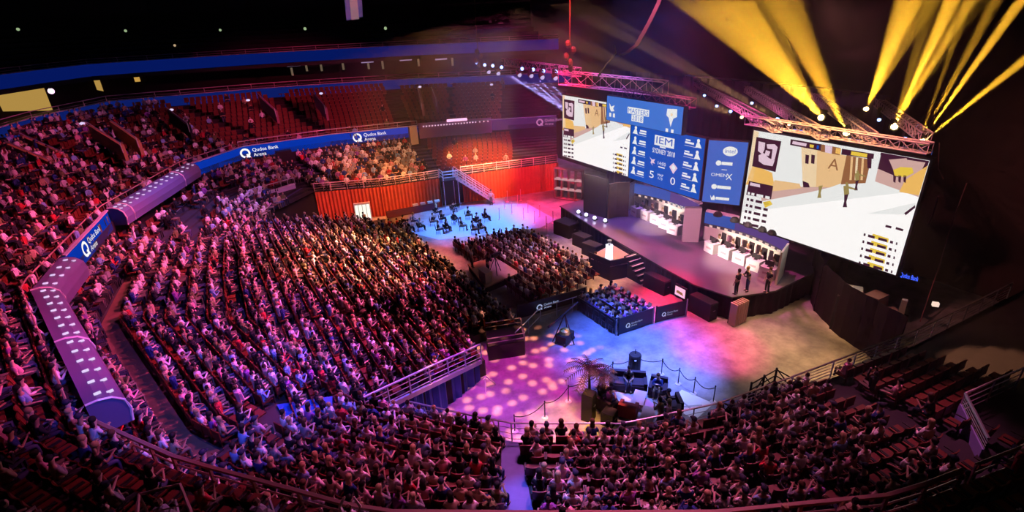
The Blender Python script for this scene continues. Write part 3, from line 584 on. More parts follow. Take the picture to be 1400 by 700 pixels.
def run_rows(zone, n, z0, z1, lo, t0, t1, sp):
    tt = np.linspace(t0, t1, 3000)
    for k in range(n):
        s = (k+.45)/n; z = z0+(z1-z0)*k/(n-1); P = rowpt(tt, s, lo); L = np.concatenate([[0], np.cumsum(np.linalg.norm(np.diff(P, axis=0), axis=1))])
        for i, l in enumerate(np.arange(.3, L[-1], sp)):
            t = np.interp(l, L, tt); x = np.interp(l, L, P[:, 0]); y = np.interp(l, L, P[:, 1])
            if aisle(t, zone): continue
            d = rowpt(t+.01, s, lo)-rowpt(t-.01, s, lo); nv = math.atan2(-d[0], d[1]); 
            if math.cos(nv-yaw_to(x, y)) < 0: nv += PI
            yield x, y, z, nv, k, i, t, l
for x, y, z, nv, k, i, t, l in run_rows('low', NL, ZF, ZR, True, 0, 16.4, .56):
    if 7.6 < t < 10.2 and k == 7: continue
    if k >= 8 and 8.0 < t < 10: pass
    if 10.9 < t < 12.4 and 4 <= k: 
        if random.random() > .35 or k == 6: continue
    if 12.35 < t < 13.1 and k < 3: continue
    if t < 1.22: continue
    if t < 1.75 and k > 5: continue
    if ((x-1.1)/1.5)**2+((y-19.2)/1.3)**2 < 1: continue
    occ = .9
    if t < 2.3: occ = 0.0 if t < 1.75 else .45
    elif t < 3.4: occ = .8
    if t > 15.05: occ = .03
    if 10.9 < t < 12.4 and 4 <= k: occ = .8
    seats.append((x, y, z, nv, 'low', k, i, t, l))
    if random.random() < occ: people.append((x, y, z, nv, 'low', k, i, t, l))
for x, y, z, nv, k, i, t, l in run_rows('up', NU, ZU, ZS, False, 2.0, 16.3, .58):
    occ = .72 if t < 11.5 else .62 if t < 12.6 else .42 if t < 13.1 else .12 if t < 13.7 else .02
    if t < 7.4: occ = .26
    seats.append((x, y, z, nv, 'up', k, i, t, l))
    if random.random() < occ: people.append((x, y, z, nv, 'up', k, i, t, l))
for k, u0 in enumerate(us):
    u = u0+.35; z = zc(u0+.41); v0 = vfront(u)+.5
    for i, v_ in enumerate(np.arange(v0, 46.4, .56)):
        if abs(v_-36.5) < .45 or (abs(v_-27.0) < .4 and u < 10): continue
        if u > 12.2 and v_ > 44.5: continue
        seats.append((u, v_, z, 0.0, 'mid', k, i, v_, v_))
        if random.random() < .93: people.append((u, v_, z, 0.0, 'mid', k, i, v_, v_))
for k in range(8):                                     # chairs on the flat floor right of the camera platform
    u = 16.6+k*.85; v0, v1 = 25.9+max(0, (k-4))*.15, 37.2-k*.12
    for i, v_ in enumerate(np.arange(v0, v1, .56)):
        if u < 18.3 and 29.0 < v_ < 33.2: continue
        seats.append((u, v_, 0, 0.0, 'floor', k, i, v_, v_))
        if random.random() < .93: people.append((u, v_, 0, 0.0, 'floor', k, i, v_, v_))
def infra(L, mx, my):
    a = np.array([p[:3] for p in L]); px, py, w_ = project(a+np.array([0, 0, .8]))
    ok = (w_ > 1) & (px > -mx) & (px < 1400+mx) & (py > -my) & (py < 700+my); keep = np.where(ok)[0]; inside = (px > 4) & (px < 1396) & (py > 4) & (py < 696)
    return [L[i] for i in keep], w_[keep], inside[keep]
people, pd, pin = infra(people, 60, 70); seats, sd, sin_ = infra(seats, 50, 60)
def wherew(zone, k, i, t, x, y, l):
    if zone == 'low':
        n = int(abs(l-NEARL[k])/.56)+1; side = 'right' if t < 5.12 else 'left'
        return f'{ordw(k+1)} row behind near rail, {ordw(n)} seat {side} of stairs'
    if zone == 'up': return f'{ordw(k+1)} balcony row behind lit rail, {ordw(n_up(k, l))} seat from bottom frame'
    if zone == 'mid': return f'rear stand row {ordw(17-k)} from the stage, {ordw(i+1)} seat from blue drape'
    return f'floor chairs, {ordw(k+1)} row, {ordw(i+1)} seat from near end'
tt_ = np.linspace(0, 16.4, 3000); NEARL = {}
for k in range(NL):
    P = rowpt(tt_, (k+.45)/NL, True); L = np.concatenate([[0], np.cumsum(np.linalg.norm(np.diff(P, axis=0), axis=1))]); NEARL[k] = np.interp(5.12, tt_, L)
UP0 = {}
for s_ in seats:
    if s_[4] == 'up': UP0[s_[5]] = min(UP0.get(s_[5], 1e9), s_[8])
def n_up(k, l): return int(round((l-UP0[k])/.58))+1
po = np.argsort(pd+(~pin)*1000)[:296]; so = np.argsort(sd+(~sin_)*1000)[:296]; pset, sset = set(po.tolist()), set(so.tolist())
occ_set = {(p[4], p[5], p[6]) for p in people}
seat0 = None
for j in so:
    x, y, z, nv, zn, k, i, t, l = seats[j]; st = 'taken' if (zn, k, i) in occ_set else 'empty'
    lab = f'{st} red seat, '+wherew(zn, k, i, t, x, y, l)
    if seat0 is None:
        r = thing('arena_seat', lab, 'seat', (x, y, z), nv, 'red tip-up seats of the stands'); seat0 = r
        for nm, me in SM: c = bpy.data.objects.new(nm, me); C.objects.link(c); c.parent = r
    else: r = dup(seat0); r.location = (x, y, z); r.rotation_euler = (0, 0, nv); r['label'] = lab
for j in po:
    x, y, z, nv, zn, k, i, t, l = people[j]; v = random.choice(VAR); sh = wchoice(SHIRTS)
    make_person(v, (x-.02*math.cos(nv), y-.02*math.sin(nv), z-.02), nv+random.uniform(-.3, .3)+.15*math.sin(yaw_to(x, y)-nv), f'person in {sh[0]}, '+wherew(zn, k, i, t, x, y, l), 'person', 'seated spectators nearest the lens', shirt=sh)
def mass(items, templ, name, label, cat, mt, colored):
    Vs, Fs, Cs, n = [], [], [], 0
    for it in items:
        x, y, z, nv = it[:4]
        if colored:
            x += random.uniform(-.10, .10); y += random.uniform(-.10, .10)
            kind = it[9] if len(it) > 9 else random.choices(range(6), [5, 3, 2, 3, 4, .6])[0]; V, F_, col = LP[kind]; nv = nv+random.uniform(-.35, .35)+.2*math.sin(yaw_to(x, y)-nv)
            cm = {'s': wchoice(SHIRTS)[1], 't': random.choice([(.02, .025, .05), (.03, .03, .03), (.08, .1, .2), (.2, .16, .12)]), 'k': random.choice(SKINS), 'h': wchoice(HAIRS)[1]}
            Cs.append(np.array([(*cm[c], 1) for c in col])); sc = random.uniform(.94, 1.05)
        else: V, F_ = LS; sc = 1.
        ca, sa = math.cos(nv)*sc, math.sin(nv)*sc
        W_ = np.stack([x+V[:, 0]*ca-V[:, 1]*sa, y+V[:, 0]*sa+V[:, 1]*ca, z+V[:, 2]*sc], 1); Vs.append(W_); Fs += [tuple(q+n for q in f) for f in F_]; n += len(V)
    me = bpy.data.meshes.new(name); me.from_pydata(np.concatenate(Vs).tolist(), [], Fs); me.materials.append(mt)
    if colored: a = me.color_attributes.new('Col', 'FLOAT_COLOR', 'POINT'); a.data.foreach_set('color', np.concatenate(Cs).ravel())
    o = bpy.data.objects.new(name, me); C.objects.link(o); tag(o, label, cat, None, 'stuff'); return o
mass([p for j, p in enumerate(people) if j not in pset], None, 'seated_crowd', 'dense crowd of seated spectators filling the stands and floor chairs', 'crowd', CROWD, True)
mass([s_ for j, s_ in enumerate(seats) if j not in sset], None, 'seat_rows', 'rows of red seats across the far and rear stands', 'seats', SEATM, False)
print('people', len(people), 'seats', len(seats))

# ------------------------------------------------------------------ stage
ZS_ = 1.65
stagefloor = mat('stage_floor', (.26, .20, .27), .15, noise=(.4, .25), spec=.8)
SP = [(27.2, 37.0), (26.5, 32.6), (26.0, 29.2), (25.6, 25.4), (25.3, 22.7), (25.05, 19.6), (25.6, 17.2), (28.4, 16.2), (33.5, 16.3), (36, 17), (36, 37.6)]
t = thing('stage', 'long black stage with mirror-like violet lit deck under the screens', 'stage', (30, 26, 0)); o_ = (30, 26, 0)
m = MB(); m.prism(SP, ZS_-.12, ZS_); m.build('deck', stagefloor, t, o_)
m = MB()
for a, b in zip(SP[:8], SP[1:9]): pleated(m, (a[0]+.08, a[1]), (b[0]+.08, b[1]), 0, ZS_-.1, .6, .04)
m.build('skirt', blackcloth, t, o_)
m = MB(); m.tube([(a[0]-.03, a[1], ZS_-.05) for a in SP[:8]], .05, 5); m.build('edge_trim', dark, t, o_)
m = MB(); m.prism([(x, y) for x, y in ((26.6, 36), (35.8, 36), (35.8, 16.6), (26.2, 17.5))], 0, .5); m.build('substructure', dark, t, o_)
# backdrop
m = MB(); pleated(m, (36.2, 41), (36.2, 16), 0, 12.5, .8, .08)
tag(m.build('stage_backdrop', mat('backdrop', (.05, .025, .09), .9, noise=(.6, .4))), 'dark pleated backdrop, tinted with the violet haze, behind the stage and screens', 'drape')  # violet base colour carries the tint of the haze in front
m = MB(); m.prism([(41, -14), (41.4, -14), (41.4, 62), (41, 62)], 0, 30); struct(m, 'wall_stage', mat('wallbrown', (.06, .03, .03), .95, noise=(.25, .5)))
# ------------------------------------------------------------------ screens
class Pic:
    """flat picture content laid out over a screen face given by its four corners (left top, right top, left bottom)"""
    def __init__(s, TL, TR, BL, nrm=None):
        s.TL, s.ex, s.ez = np.array(TL, float), np.array(TR, float)-np.array(TL, float), np.array(TL, float)-np.array(BL, float)
        n = np.cross(s.ex, s.ez); s.n = n/np.linalg.norm(n)
        if s.n@(CP-s.TL) < 0: s.n = -s.n
        s.m = MB(); s.mats = []; s.k = 0
    def P(s, a, b, lift=0): return s.TL+s.ex*a-s.ez*b+s.n*lift
    def mi(s, mt):
        if mt not in s.mats: s.mats.append(mt)
        return s.mats.index(mt)
    def poly(s, pts, mt, layer=1):
        s.m.add([s.P(a, b, .03+.006*layer) for a, b in pts], [tuple(range(len(pts)))], s.mi(mt))
    def rect(s, a0, b0, a1, b1, mt, layer=1): s.poly([(a0, b0), (a1, b0), (a1, b1), (a0, b1)], mt, layer)
    def disc(s, a, b, ra, mt, layer=1, rb=None, n=14):
        rb = rb or ra*np.linalg.norm(s.ex)/np.linalg.norm(s.ez); s.poly([(a+ra*math.cos(2*PI*k/n), b+rb*math.sin(2*PI*k/n)) for k in range(n)], mt, layer)
    def text(s, t, a, b, h, mt, layer=2, width=None, center=False):
        put_text(s.m, t, s.P(a, b, .03+.006*layer), s.ex, s.ez, h*np.linalg.norm(s.ez), s.mi(mt), None if width is None else width*np.linalg.norm(s.ex), center)
def screen(label, TL, TR, BL, base, draw):
    t = thing('led_screen', label, 'screen', tuple(BL)); off = tuple(BL); p = Pic(TL, TR, BL)
    m = MB(); c = [p.P(-.012, -.018), p.P(1.012, -.018), p.P(1.012, 1.018), p.P(-.012, 1.018)]; m.slab([tuple(q) for q in c], p.n, .35); m.build('housing', black, t, off)
    m = MB(); m.slab([tuple(p.P(a, b, .02)) for a, b in ((0, 0), (1, 0), (1, 1), (0, 1))], p.n, .05); m.build('display', base, t, off)
    draw(p); p.m.build('picture', p.mats, t, off); return t
# content of the game picture, read off the right hand screen (pixels of the photograph turned into points of the screen's plane)
def st(x, y): q = on_u(x, y, 31.0); return ((21.1-q[1])/9.9, (10.4-q[2])/6.4)
def game(p):
    W = lambda pts, mt, L=1: p.poly([tuple(np.clip(st(x, y), 0, 1)) for x, y in pts], mt, L)
    W([(1031, 178), (1272, 220), (1268, 262), (1015, 290)], E_offw, 0)
    W([(1031, 178), (1038, 180), (1030, 250), (1022, 248)], S_beige)
    W([(1030, 225), (1056, 236), (1060, 258), (1020, 252)], S_or)
    W([(1096, 201), (1160, 213), (1158, 248), (1135, 256), (1098, 257)], S_tan); W([(1096, 201), (1118, 205), (1116, 256), (1098, 257)], S_beige)
    W([(1158, 212), (1192, 218), (1186, 250), (1150, 252)], S_brown, 2)
    for i, x in enumerate((1164, 1171, 1179)): W([(x, 214+i), (x+3, 214+i), (x+1, 246), (x-2, 246)], S_beige if i % 2 else S_tan, 3)
    W([(1192, 216), (1205, 212), (1196, 252), (1184, 250)], E_offw, 3)
    W([(1205, 208), (1272, 220), (1269, 232), (1236, 224), (1228, 242), (1200, 230)], S_dark, 3); W([(1216, 218), (1240, 216), (1246, 228), (1222, 232)], S_rose, 4); W([(1240, 218), (1266, 222), (1262, 230), (1242, 228)], S_rose, 4)
    W([(1198, 230), (1268, 226), (1260, 270), (1236, 262), (1192, 246)], S_rose, 2); W([(1238, 246), (1270, 226), (1262, 268), (1230, 262)], S_or, 3)
    W([(1222, 232), (1232, 228), (1248, 229), (1250, 236), (1238, 242), (1224, 240)], S_yel, 5)
    for x in (1222, 1229, 1236): W([(x, 239), (x+4, 240), (x+3, 250), (x, 248)], S_dark, 5)
    W([(1040, 262), (1098, 255), (1135, 256), (1152, 252), (1110, 262), (1042, 275)], S_rose, 3); W([(1060, 246), (1094, 251), (1096, 257), (1052, 262)], S_tan, 4)
    W([(1098, 247), (1106, 250), (1108, 256), (1099, 256)], S_dark, 4)
    # door pair, letter, figures
    for x in (1102, 1110): W([(x, 211), (x+5, 212), (x+4, 224), (x-.5, 223)], S_dark, 4)
    p.text('A', st(1132, 230)[0], st(1132, 230)[1], .10, S_brown, 4); p.text('A', st(1134, 233)[0], st(1134, 234)[1], .012, S_brown, 5)
    for x, y, s_, mt, m2 in ((1157, 268, 1.0, S_olive, S_dark), (1122, 256, .95, S_tan, S_olive), (1172, 248, .8, S_olive, S_dark)):
        W([(x-3*s_, y-14*s_), (x+4*s_, y-15*s_), (x+5*s_, y-3*s_), (x-2*s_, y-1*s_)], mt, 6); W([(x, y-19*s_), (x+3*s_, y-19*s_), (x+4*s_, y-15*s_), (x, y-14*s_)], mt, 6)
        W([(x-2*s_, y-2*s_), (x+4*s_, y-3*s_), (x+1*s_, y+8*s_), (x+2*s_, y+15*s_), (x-4*s_, y+15*s_), (x-2*s_, y+7*s_)], m2, 6); W([(x+3*s_, y-14*s_), (x+15*s_, y-10*s_), (x+15*s_, y-8*s_), (x+3*s_, y-11*s_)], mt, 6)
    W([(1186, 292), (1252, 277), (1252, 284), (1238, 293)], E_offw, 1); W([(1237, 291), (1252, 280), (1254, 284), (1239, 294)], S_dark, 5)
    # maroon emblem
    W([(1035, 187), (1069, 193), (1061, 235), (1029, 227)], S_dark, 4)
    for a in ([(1038, 193), (1047, 195), (1046, 204), (1043, 211), (1037, 206)], [(1049, 197), (1060, 197), (1064, 201), (1060, 218), (1055, 220), (1057, 204), (1050, 203)], [(1038, 212), (1045, 209), (1052, 216), (1060, 219), (1057, 227), (1045, 225), (1038, 220)], [(1048, 205), (1054, 207), (1052, 213), (1046, 212)]): W(a, S_lp, 5)
    # top bar
    W([(1082, 190), (1124, 197), (1123, 206), (1081, 198)], S_dark, 6); W([(1085, 192.5), (1104, 196), (1103, 200), (1084, 196.5)], S_lp, 7); W([(1108, 197), (1114, 198), (1113, 202), (1108, 201)], S_yel, 7); W([(1118, 198), (1121, 199), (1120, 204), (1117, 203)], E_blue, 7)
    W([(1124, 197), (1150, 202), (1149, 212), (1123, 207)], S_brown, 6); W([(1129, 198), (1139, 200), (1138, 210), (1129, 208)], S_lp, 7); W([(1144, 202), (1151, 203), (1150, 211), (1143, 209)], S_or, 7)
    W([(1152, 203), (1196, 210), (1195, 217), (1151, 211)], S_dark, 6); W([(1165, 206.5), (1187, 210), (1186, 215), (1164, 211.5)], S_yel, 7); W([(1186, 211), (1193, 212), (1192, 230), (1187, 230)], S_dark, 6)
    # score rows left and right
    W([(1025, 247), (1058, 254), (1055, 272), (1021, 266)], S_dark, 6); W([(1027, 249), (1040, 252), (1040, 256), (1026, 253)], S_lp, 7)
    for i in range(6):
        y = 262+i*8.2; x = 1023.5-i*1.3
        for dx, w_ in ((0, 3), (5, 4), (12, 9), (24, 6)): W([(x+dx, y+dx*.22), (x+dx+w_, y+(dx+w_)*.22), (x+dx+w_-.5, y+3.5+(dx+w_)*.22), (x+dx-.5, y+3.5+dx*.22)], (E_offw if i == 0 else S_dark), 7)
        if i in (3,): W([(1044, 276), (1054, 274), (1057, 279), (1047, 284)], S_yel, 7)
    W([(1212, 307), (1220, 309), (1219, 312), (1211, 310)], S_dark, 5); W([(1226, 310), (1236, 313), (1235, 316), (1225, 313)], S_dark, 5)
    for i in range(5):
        y = 318+i*9.6; x = 1186-i*1.7
        W([(x+8, y+1), (x+30, y+8), (x+29, y+13.5), (x+7, y+6.5)], S_yel, 5)
        for dx, w_ in ((-4, 2.5), (2, 9), (16, 12), (32, 4), (40, 2)): W([(x+dx, y+1.5+dx*.28), (x+dx+w_, y+1.5+(dx+w_)*.28), (x+dx+w_-.6, y+5+(dx+w_)*.28), (x+dx-.6, y+5+dx*.28)], S_dark, 6)
screen('large right hand screen showing a bright desert shooter game with score rows', (31, 21.1, 10.4), (31, 11.2, 10.4), (31, 21.1, 4.0), E_white, game)
screen('far left screen showing the same desert game, partly behind the blue banner', (31, 41.7, 10.6), (31, 32.4, 10.6), (31, 41.7, 4.75), E_white, game)
def scoreboard(p):
    for side, a0, sg in ((0, .03, 1), (1, .97, -1)):
        for i in range(5):
            b = .11+i*.185
            p.poly([(a0, b+.05), (a0+sg*.035, b-.045), (a0+sg*.06, b-.03), (a0+sg*.075, b+.05)] if sg > 0 else [(a0, b+.05), (a0-.035, b-.045), (a0-.06, b-.03), (a0-.075, b+.05)], E_offw, 2)
            p.disc(a0+sg*.045, b-.06, .018, E_offw, 2)
            if sg > 0: p.rect(.14, b-.04, .235, b-.01, E_offw, 2); p.rect(.13, b+.005, .235, b+.03, E_offw, 2); p.rect(.10, b+.055, .24, b+.061, E_offw, 2)
            else: p.rect(.77, b-.05, .83, b-.025, E_offw, 2); p.rect(.765, b-.012, .875, b+.02, E_offw, 2); p.rect(.76, b+.05, .91, b+.056, E_offw, 2)
    p.rect(.36, .10, .63, .27, E_offw, 2); p.text('IEM', .385, .235, .12, E_blue, 3, .22); p.rect(.44, .275, .52, .30, E_offw, 2)
    p.text('SYDNEY 2018', .34, .41, .085, E_offw, 2, .31); p.text('SYDNEY 2018', .342, .408, .085, E_offw, 3, .31)
    p.poly([(.30, .50), (.345, .54), (.39, .52), (.37, .57), (.39, .60), (.345, .60), (.36, .65), (.325, .60), (.335, .56)], S_lp, 2)   # team mark, arrow bird
    p.text('14:00', .43, .60, .06, E_offw, 2, .11); p.rect(.44, .625, .53, .645, E_offw, 2)
    p.poly([(.64, .50), (.70, .575), (.65, .69), (.59, .585)], S_lp, 2); p.poly([(.645, .53), (.675, .575), (.65, .64), (.62, .58)], E_offw, 3)
    p.text('5', .32, .87, .13, E_offw, 2, .065); p.text('0', .62, .88, .13, E_offw, 2, .065); p.text('MAP', .44, .80, .045, E_offw, 2, .08); p.text('1/3', .45, .86, .045, E_offw, 2, .06)
screen('central blue scoreboard screen reading SYDNEY 2018 with a 5 and a 0', (29, 30.2, 9.8), (29, 23.2, 9.8), (29, 30.2, 5.55), E_blue, scoreboard)
def banner(p):
    p.poly([(.04, .28), (.07, .42), (.12, .34), (.10, .48), (.12, .58), (.07, .62), (.05, .50)], E_offw, 2)
    for a in (.045, .10, .82, .885): p.rect(a, .68 if a < .5 else .86, a+.03, .84 if a < .5 else 1.0-.01, E_offw, 2)
    p.rect(.31, .30, .60, .56, E_offw, 2); p.text('MASTERS', .32, .53, .19, E_lblue, 3, .27); p.rect(.37, .58, .53, .84, E_offw, 2); p.text('2018', .38, .80, .19, E_lblue, 3, .14)
    p.poly([(.82, .14), (.935, .10), (.94, .38), (.90, .46), (.875, .78), (.845, .46), (.815, .38)], E_offw, 2); p.disc(.877, .33, .014, S_beige, 3)
screen('light blue banner screen hung high above the scoreboard', (27, 30.8, 12.05), (27, 23.55, 12.05), (27, 30.8, 10.3), E_lblue, banner)
def sponsors(p):
    p.disc(.58, .15, .19, E_offw, 2, .075, 20); p.text('intel', .45, .175, .06, E_sp, 3, .26)
    p.disc(.32, .345, .075, E_offw, 2); p.rect(.40, .32, .68, .37, E_offw, 2); p.rect(.42, .44, .56, .45, E_offw, 2)
    p.text('OMEN', .16, .56, .05, E_offw, 2, .42); p.text('X', .56, .60, .10, E_offw, 2, .16)
    p.disc(.28, .73, .075, E_offw, 2); p.rect(.36, .705, .72, .755, E_offw, 2)
    p.poly([(.20, .87), (.25, .92), (.30, .87), (.35, .92), (.33, .955), (.24, .955)], E_offw, 2); p.rect(.36, .895, .72, .94, E_offw, 2)
screen('narrow pale blue sponsor screen with the intel oval on top', (29.05, 22.95, 9.75), (30.3, 20.9, 9.75), (29.05, 22.95, 5.5), E_sp, sponsors)

# ------------------------------------------------------------------ player booths
def monitor(parent, off, x, y, z, ang, w=.5):
    m = MB(); m.box((x, y, z+.30), (.03, w, .32), ang); m.box((x, y, z+.08), (.03, .05, .16), ang); m.box((x, y, z+.01), (.16, .22, .02), ang); m.build('monitor', dark, parent, off)
def booth(lab, P0, P1, hdr, walls, n=5):
    P0, P1 = np.array(P0, float), np.array(P1, float); side = 'left' if lab.startswith('left') else 'right'
    for i in range(n):
        f = i/(n-1); c = P0+(P1-P0)*f; c[0] += .25*math.sin(PI*f); ang = PI+(f-.5)*.35; d = (math.cos(ang), math.sin(ang)); t = thing('player_desk', f'white player desk with monitor in the {side} booth, {ordw(i+1)} from the far end', 'desk', (c[0], c[1], ZS_), ang, f'player desks of the {side} booth')
        m = MB(); m.box((.30, 0, .36), (.05, .92, .72)); m.box((0, 0, .735), (.68, .96, .04)); m.build('front_panel', whiteg, t)
        for s in (-1, 1): m = MB(); m.box((-.02, s*.45, .36), (.6, .04, .72)); m.build('side_panel', whiteg, t)
        m = MB(); m.box((.02, 0, 1.0), (.03, .56, .34)); m.box((.02, 0, .8), (.03, .05, .14)); m.box((.02, 0, .765), (.18, .24, .02)); m.build('monitor', dark, t)
        m = MB(); m.quad((.327, -.25, .45), (.327, .25, .45), (.327, .25, .30), (.327, -.25, .30)); m.build('logo_patch', mat('patch', (.55, .4, .45), .5), t)
        sh = ('white' if side == 'right' else 'black', (.75, .7, .65) if side == 'right' else (.08, .05, .07), 1)
        make_person(VAR[3 if i % 2 else 1], (c[0]-d[0]*.62, c[1]-d[1]*.62, ZS_-.03), ang, f'player in {"pale" if side == "right" else "dark"} jersey at the {ordw(i+1)} desk of the {side} booth', 'person', f'players in the {side} booth', shirt=sh)
        q = thing('gaming_chair', f'dark high-back chair of the {ordw(i+1)} player in the {side} booth', 'chair', (c[0]-d[0]*.70, c[1]-d[1]*.70, ZS_), ang, f'chairs of the {side} booth')
        m = MB(); m.box((0, 0, .42), (.46, .48, .09)); m.build('seat', dark, q); m = MB(); m.box((-.27, 0, .85), (.10, .46, .85), taper=.8); m.build('backrest', dark, q); m = MB(); m.lathe((0, 0, 0), [(.28, 0), (.28, .04), (.04, .08), (.04, .40)], 10); m.build('pedestal', dark, q)
    t = thing('booth_wall', f'curved white back wall and header of the {side} player booth', 'booth wall', (P1[0]+2, (P0[1]+P1[1])/2, ZS_)); off = (P1[0]+2, (P0[1]+P1[1])/2, ZS_)
    ys = np.linspace(hdr[0], hdr[1], 13); xs = hdr[2]+.7*np.sin(np.linspace(0, PI, 13)); pts = list(zip(xs, ys))
    def strip(nm, z0, z1, mt, th=.1, sl=slice(None), dx=0.):
        m = MB(); wallstrip(m, [(x+dx, y) for x, y in pts[sl]], z0, z1, th, out=1); m.build(nm, mt, t, off)
    strip('back_panel', ZS_, 2.75, mat('booth_white', (.86, .78, .70), .5)); strip('dark_band', 2.75, 3.0, mat('band', (.04, .03, .07), .5), .1, dx=-.02)
    strip('header_screen', 3.0, 3.85, emit('e_hdr', (.03, .08, .38), 1), .1, slice(0, 7 if side == 'left' else 5), -.05); strip('header_panel', 3.0, 3.85, emit('e_hdr2', (.12, .04, .20) if 0 else (.10, .05, .22), 1), .1, slice(6 if side == 'left' else 4, 13), -.05)
    strip('top_ledge', 3.85, 4.0, whiteg, .3)
    for i in range(1, 12):
        x, y = pts[i]; m = MB(); m.box((x-.12, y, 2.87), (.03, .26, .14)); m.build('lamp', emit('e_booth', (1, .75, .65), .8), t, off)
    for (a, b, z1) in walls: m = MB(); wallstrip(m, [a, b], ZS_, z1, .12); m.build('end_panel', mat('booth_white', (.86, .78, .70)), t, off)
    return t, off
tb, ob = booth('left', (30.9, 31.0), (30.4, 26.3), (32.6, 25.6, 32.1), [((31.0, 32.3), (32.4, 32.8), 4.0), ((29.9, 32.1), (31.0, 32.3), 3.2)])
p_ = on_u(925, 284, 31.9); m = MB(); put_text(m, 'SYDNEY 2018', tuple(p_), (0, -1, 0), (0, 0, 1), .3, 0, 2.0, True); m.build('header_lettering', E_offw, tb, ob)
tb, ob = booth('right', (29.9, 22.3), (29.6, 17.6), (24.2, 17.6, 31.2), [((30.6, 17.3), (29.0, 16.7), 3.9)])
for i, (x, y) in enumerate(((982, 290), (1005, 298), (1024, 306), (1043, 316), (1056, 320))):
    q = on_u(x, y, 31.0); m = MB(); m.lathe((q[0], q[1], 3.95), [(.3, 0), (.34, .1), (.2, .3), (.05, .34)], 10); tag(m.build('stage_lamp', dark), f'{ordw(i+1)} dark domed lamp from the left on the right booth header', 'lamp', 'domed lamps on the right booth')
m = MB(); m.prism([(29.6, 24.75), (30.5, 24.0), (30.75, 24.3), (29.85, 25.05)], ZS_, 4.35); tag(m.build('booth_pillar', pinkcol), 'tall pinkish white pillar standing between the two player booths', 'pillar')
m = MB(); m.prism([(27.9, 34.5), (28.35, 32.0), (28.6, 32.1), (28.2, 34.6)], ZS_, 5.1); tag(m.build('stage_screen_wall', mat('maroonp', (.035, .01, .03), .8)), 'tall dark plum panel standing at the left end of the stage', 'panel')
m = MB(); wallstrip(m, [(28.45, 31.95), (29.3, 31.9), (30.2, 31.3)], ZS_, 4.7, .15, out=-1); tag(m.build('stage_screen_wall', mat('brownp', (.22, .09, .05), .55, noise=(1.5, .4))), 'curved brown panel right of the dark plum panel on stage', 'panel')
t = thing('shelving', 'pink lit backstage shelving at the far left of the stage', 'shelving', (31.6, 41.6, 0)); off = (31.6, 41.6, 0)
a, b = Vector((31.0, 43.0, 0)), Vector((32.5, 40.4, 0)); dd = (b-a).normalized(); nn = Vector((-dd.y, dd.x, 0))
for i in range(5):
    q = a+(b-a)*i/4; m = MB(); m.box((q.x, q.y, 1.65), (.1, .5, 3.3), math.atan2(dd.y, dd.x)); m.build('upright', mat('shelfp', (.6, .3, .35), .6), t, off)
for z in (.1, 1.1, 2.15, 3.25):
    m = MB(); c = (a+b)/2; m.box((c.x, c.y, z), ((b-a).length, .6, .1), math.atan2(dd.y, dd.x)); m.build('shelf', emit('e_shelf', (.9, .45, .5), .6) if z in (1.1, 2.15) else MATS['shelfp'], t, off)  # middle shelves emit pink in place of light falling on them
# podium, plinth, steps
t = thing('podium', 'black side podium projecting from the stage front', 'podium', (24.2, 26.3, 0)); off = (24.2, 26.3, 0)
PP = [(22.9, 27.6), (23.15, 25.5), (25.5, 25.0), (25.9, 28.4)]
m = MB(); m.prism(PP, 1.1, 1.2); m.build('deck', mat('podium_deck', (.5, .38, .32), .4), t, off)
for a, b in zip(PP[:3], PP[1:]):
    m = MB(); wallstrip(m, [a, b], 0, 1.6, .08, out=1); m.build('panel', black, t, off)
t = thing('trophy_plinth', 'glowing white trophy plinth on the podium', 'plinth', (23.9, 26.5, 1.2)); m = MB(); m.lathe((0, 0, 0), [(.32, 0), (.30, .1), (.27, 1.0), (.3, 1.1)], 6); m.build('column', emit('e_plinth', (.9, .88, 1), 1.3), t)
m = MB(); m.lathe((0, 0, 1.1), [(.1, 0), (.04, .06), (.04, .12), (.13, .2), (.16, .38), (.12, .38)], 10); m.build('trophy', alu, t)
t = thing('stage_steps', 'short flight of white edged steps up to the stage', 'steps', (25.1, 24.4, 0)); 
for i in range(6):
    z = (i+1)*.26; m = MB(); m.box((0, -.1+i*.3-.35, z/2), (1.15, .3, z)); m.build('step', dark, t); m = MB(); m.box((0, -.22+i*.3-.35, z+.01), (1.1, .09, .03)); m.build('nosing', mat('nosing', (.9, .8, .78), .5), t)
# low clutter at the stage front
def case(lab, c, d, rz=0., mt=None, cat='equipment case', name='equipment_case', lid=True):
    t = thing(name, lab, cat, (c[0], c[1], c[2] if len(c) > 2 else 0), rz); mt = mt or dark
    m = MB(); m.box((0, 0, d[2]*.5), (d[0], d[1], d[2])); m.build('body', mt, t)
    if lid:
        m = MB(); m.box((0, 0, d[2]+.03), (d[0]*.96, d[1]*.96, .06)); m.build('lid', mt, t)
        for s in (-1, 1): m = MB(); m.tube([(-.08, s*d[1]*.5, d[2]*.6), (-.08, s*(d[1]*.5+.03), d[2]*.6), (.08, s*(d[1]*.5+.03), d[2]*.6), (.08, s*d[1]*.5, d[2]*.6)], .012, 4); m.build('handle', steel, t)
    return t
case('black subwoofer box left of the stage front', (26.0, 34.4), (1.4, 1.9, 1.15), .15, name='subwoofer', cat='speaker')
case('black monitor desk in front of the stage, left part', (25.5, 31.6), (.9, 1.5, .95), .1); case('black monitor desk in front of the stage, beside the podium', (25.0, 29.7), (.9, 1.5, .95), .15)
case('long black speaker box under the stage edge, right of the steps', (24.9, 22.6), (.7, 1.9, 1.0), .05, name='subwoofer', cat='speaker'); case('black speaker box under the stage edge near the striped crate', (24.8, 18.6), (.7, 1.7, 1.15), -.02, name='subwoofer', cat='speaker')
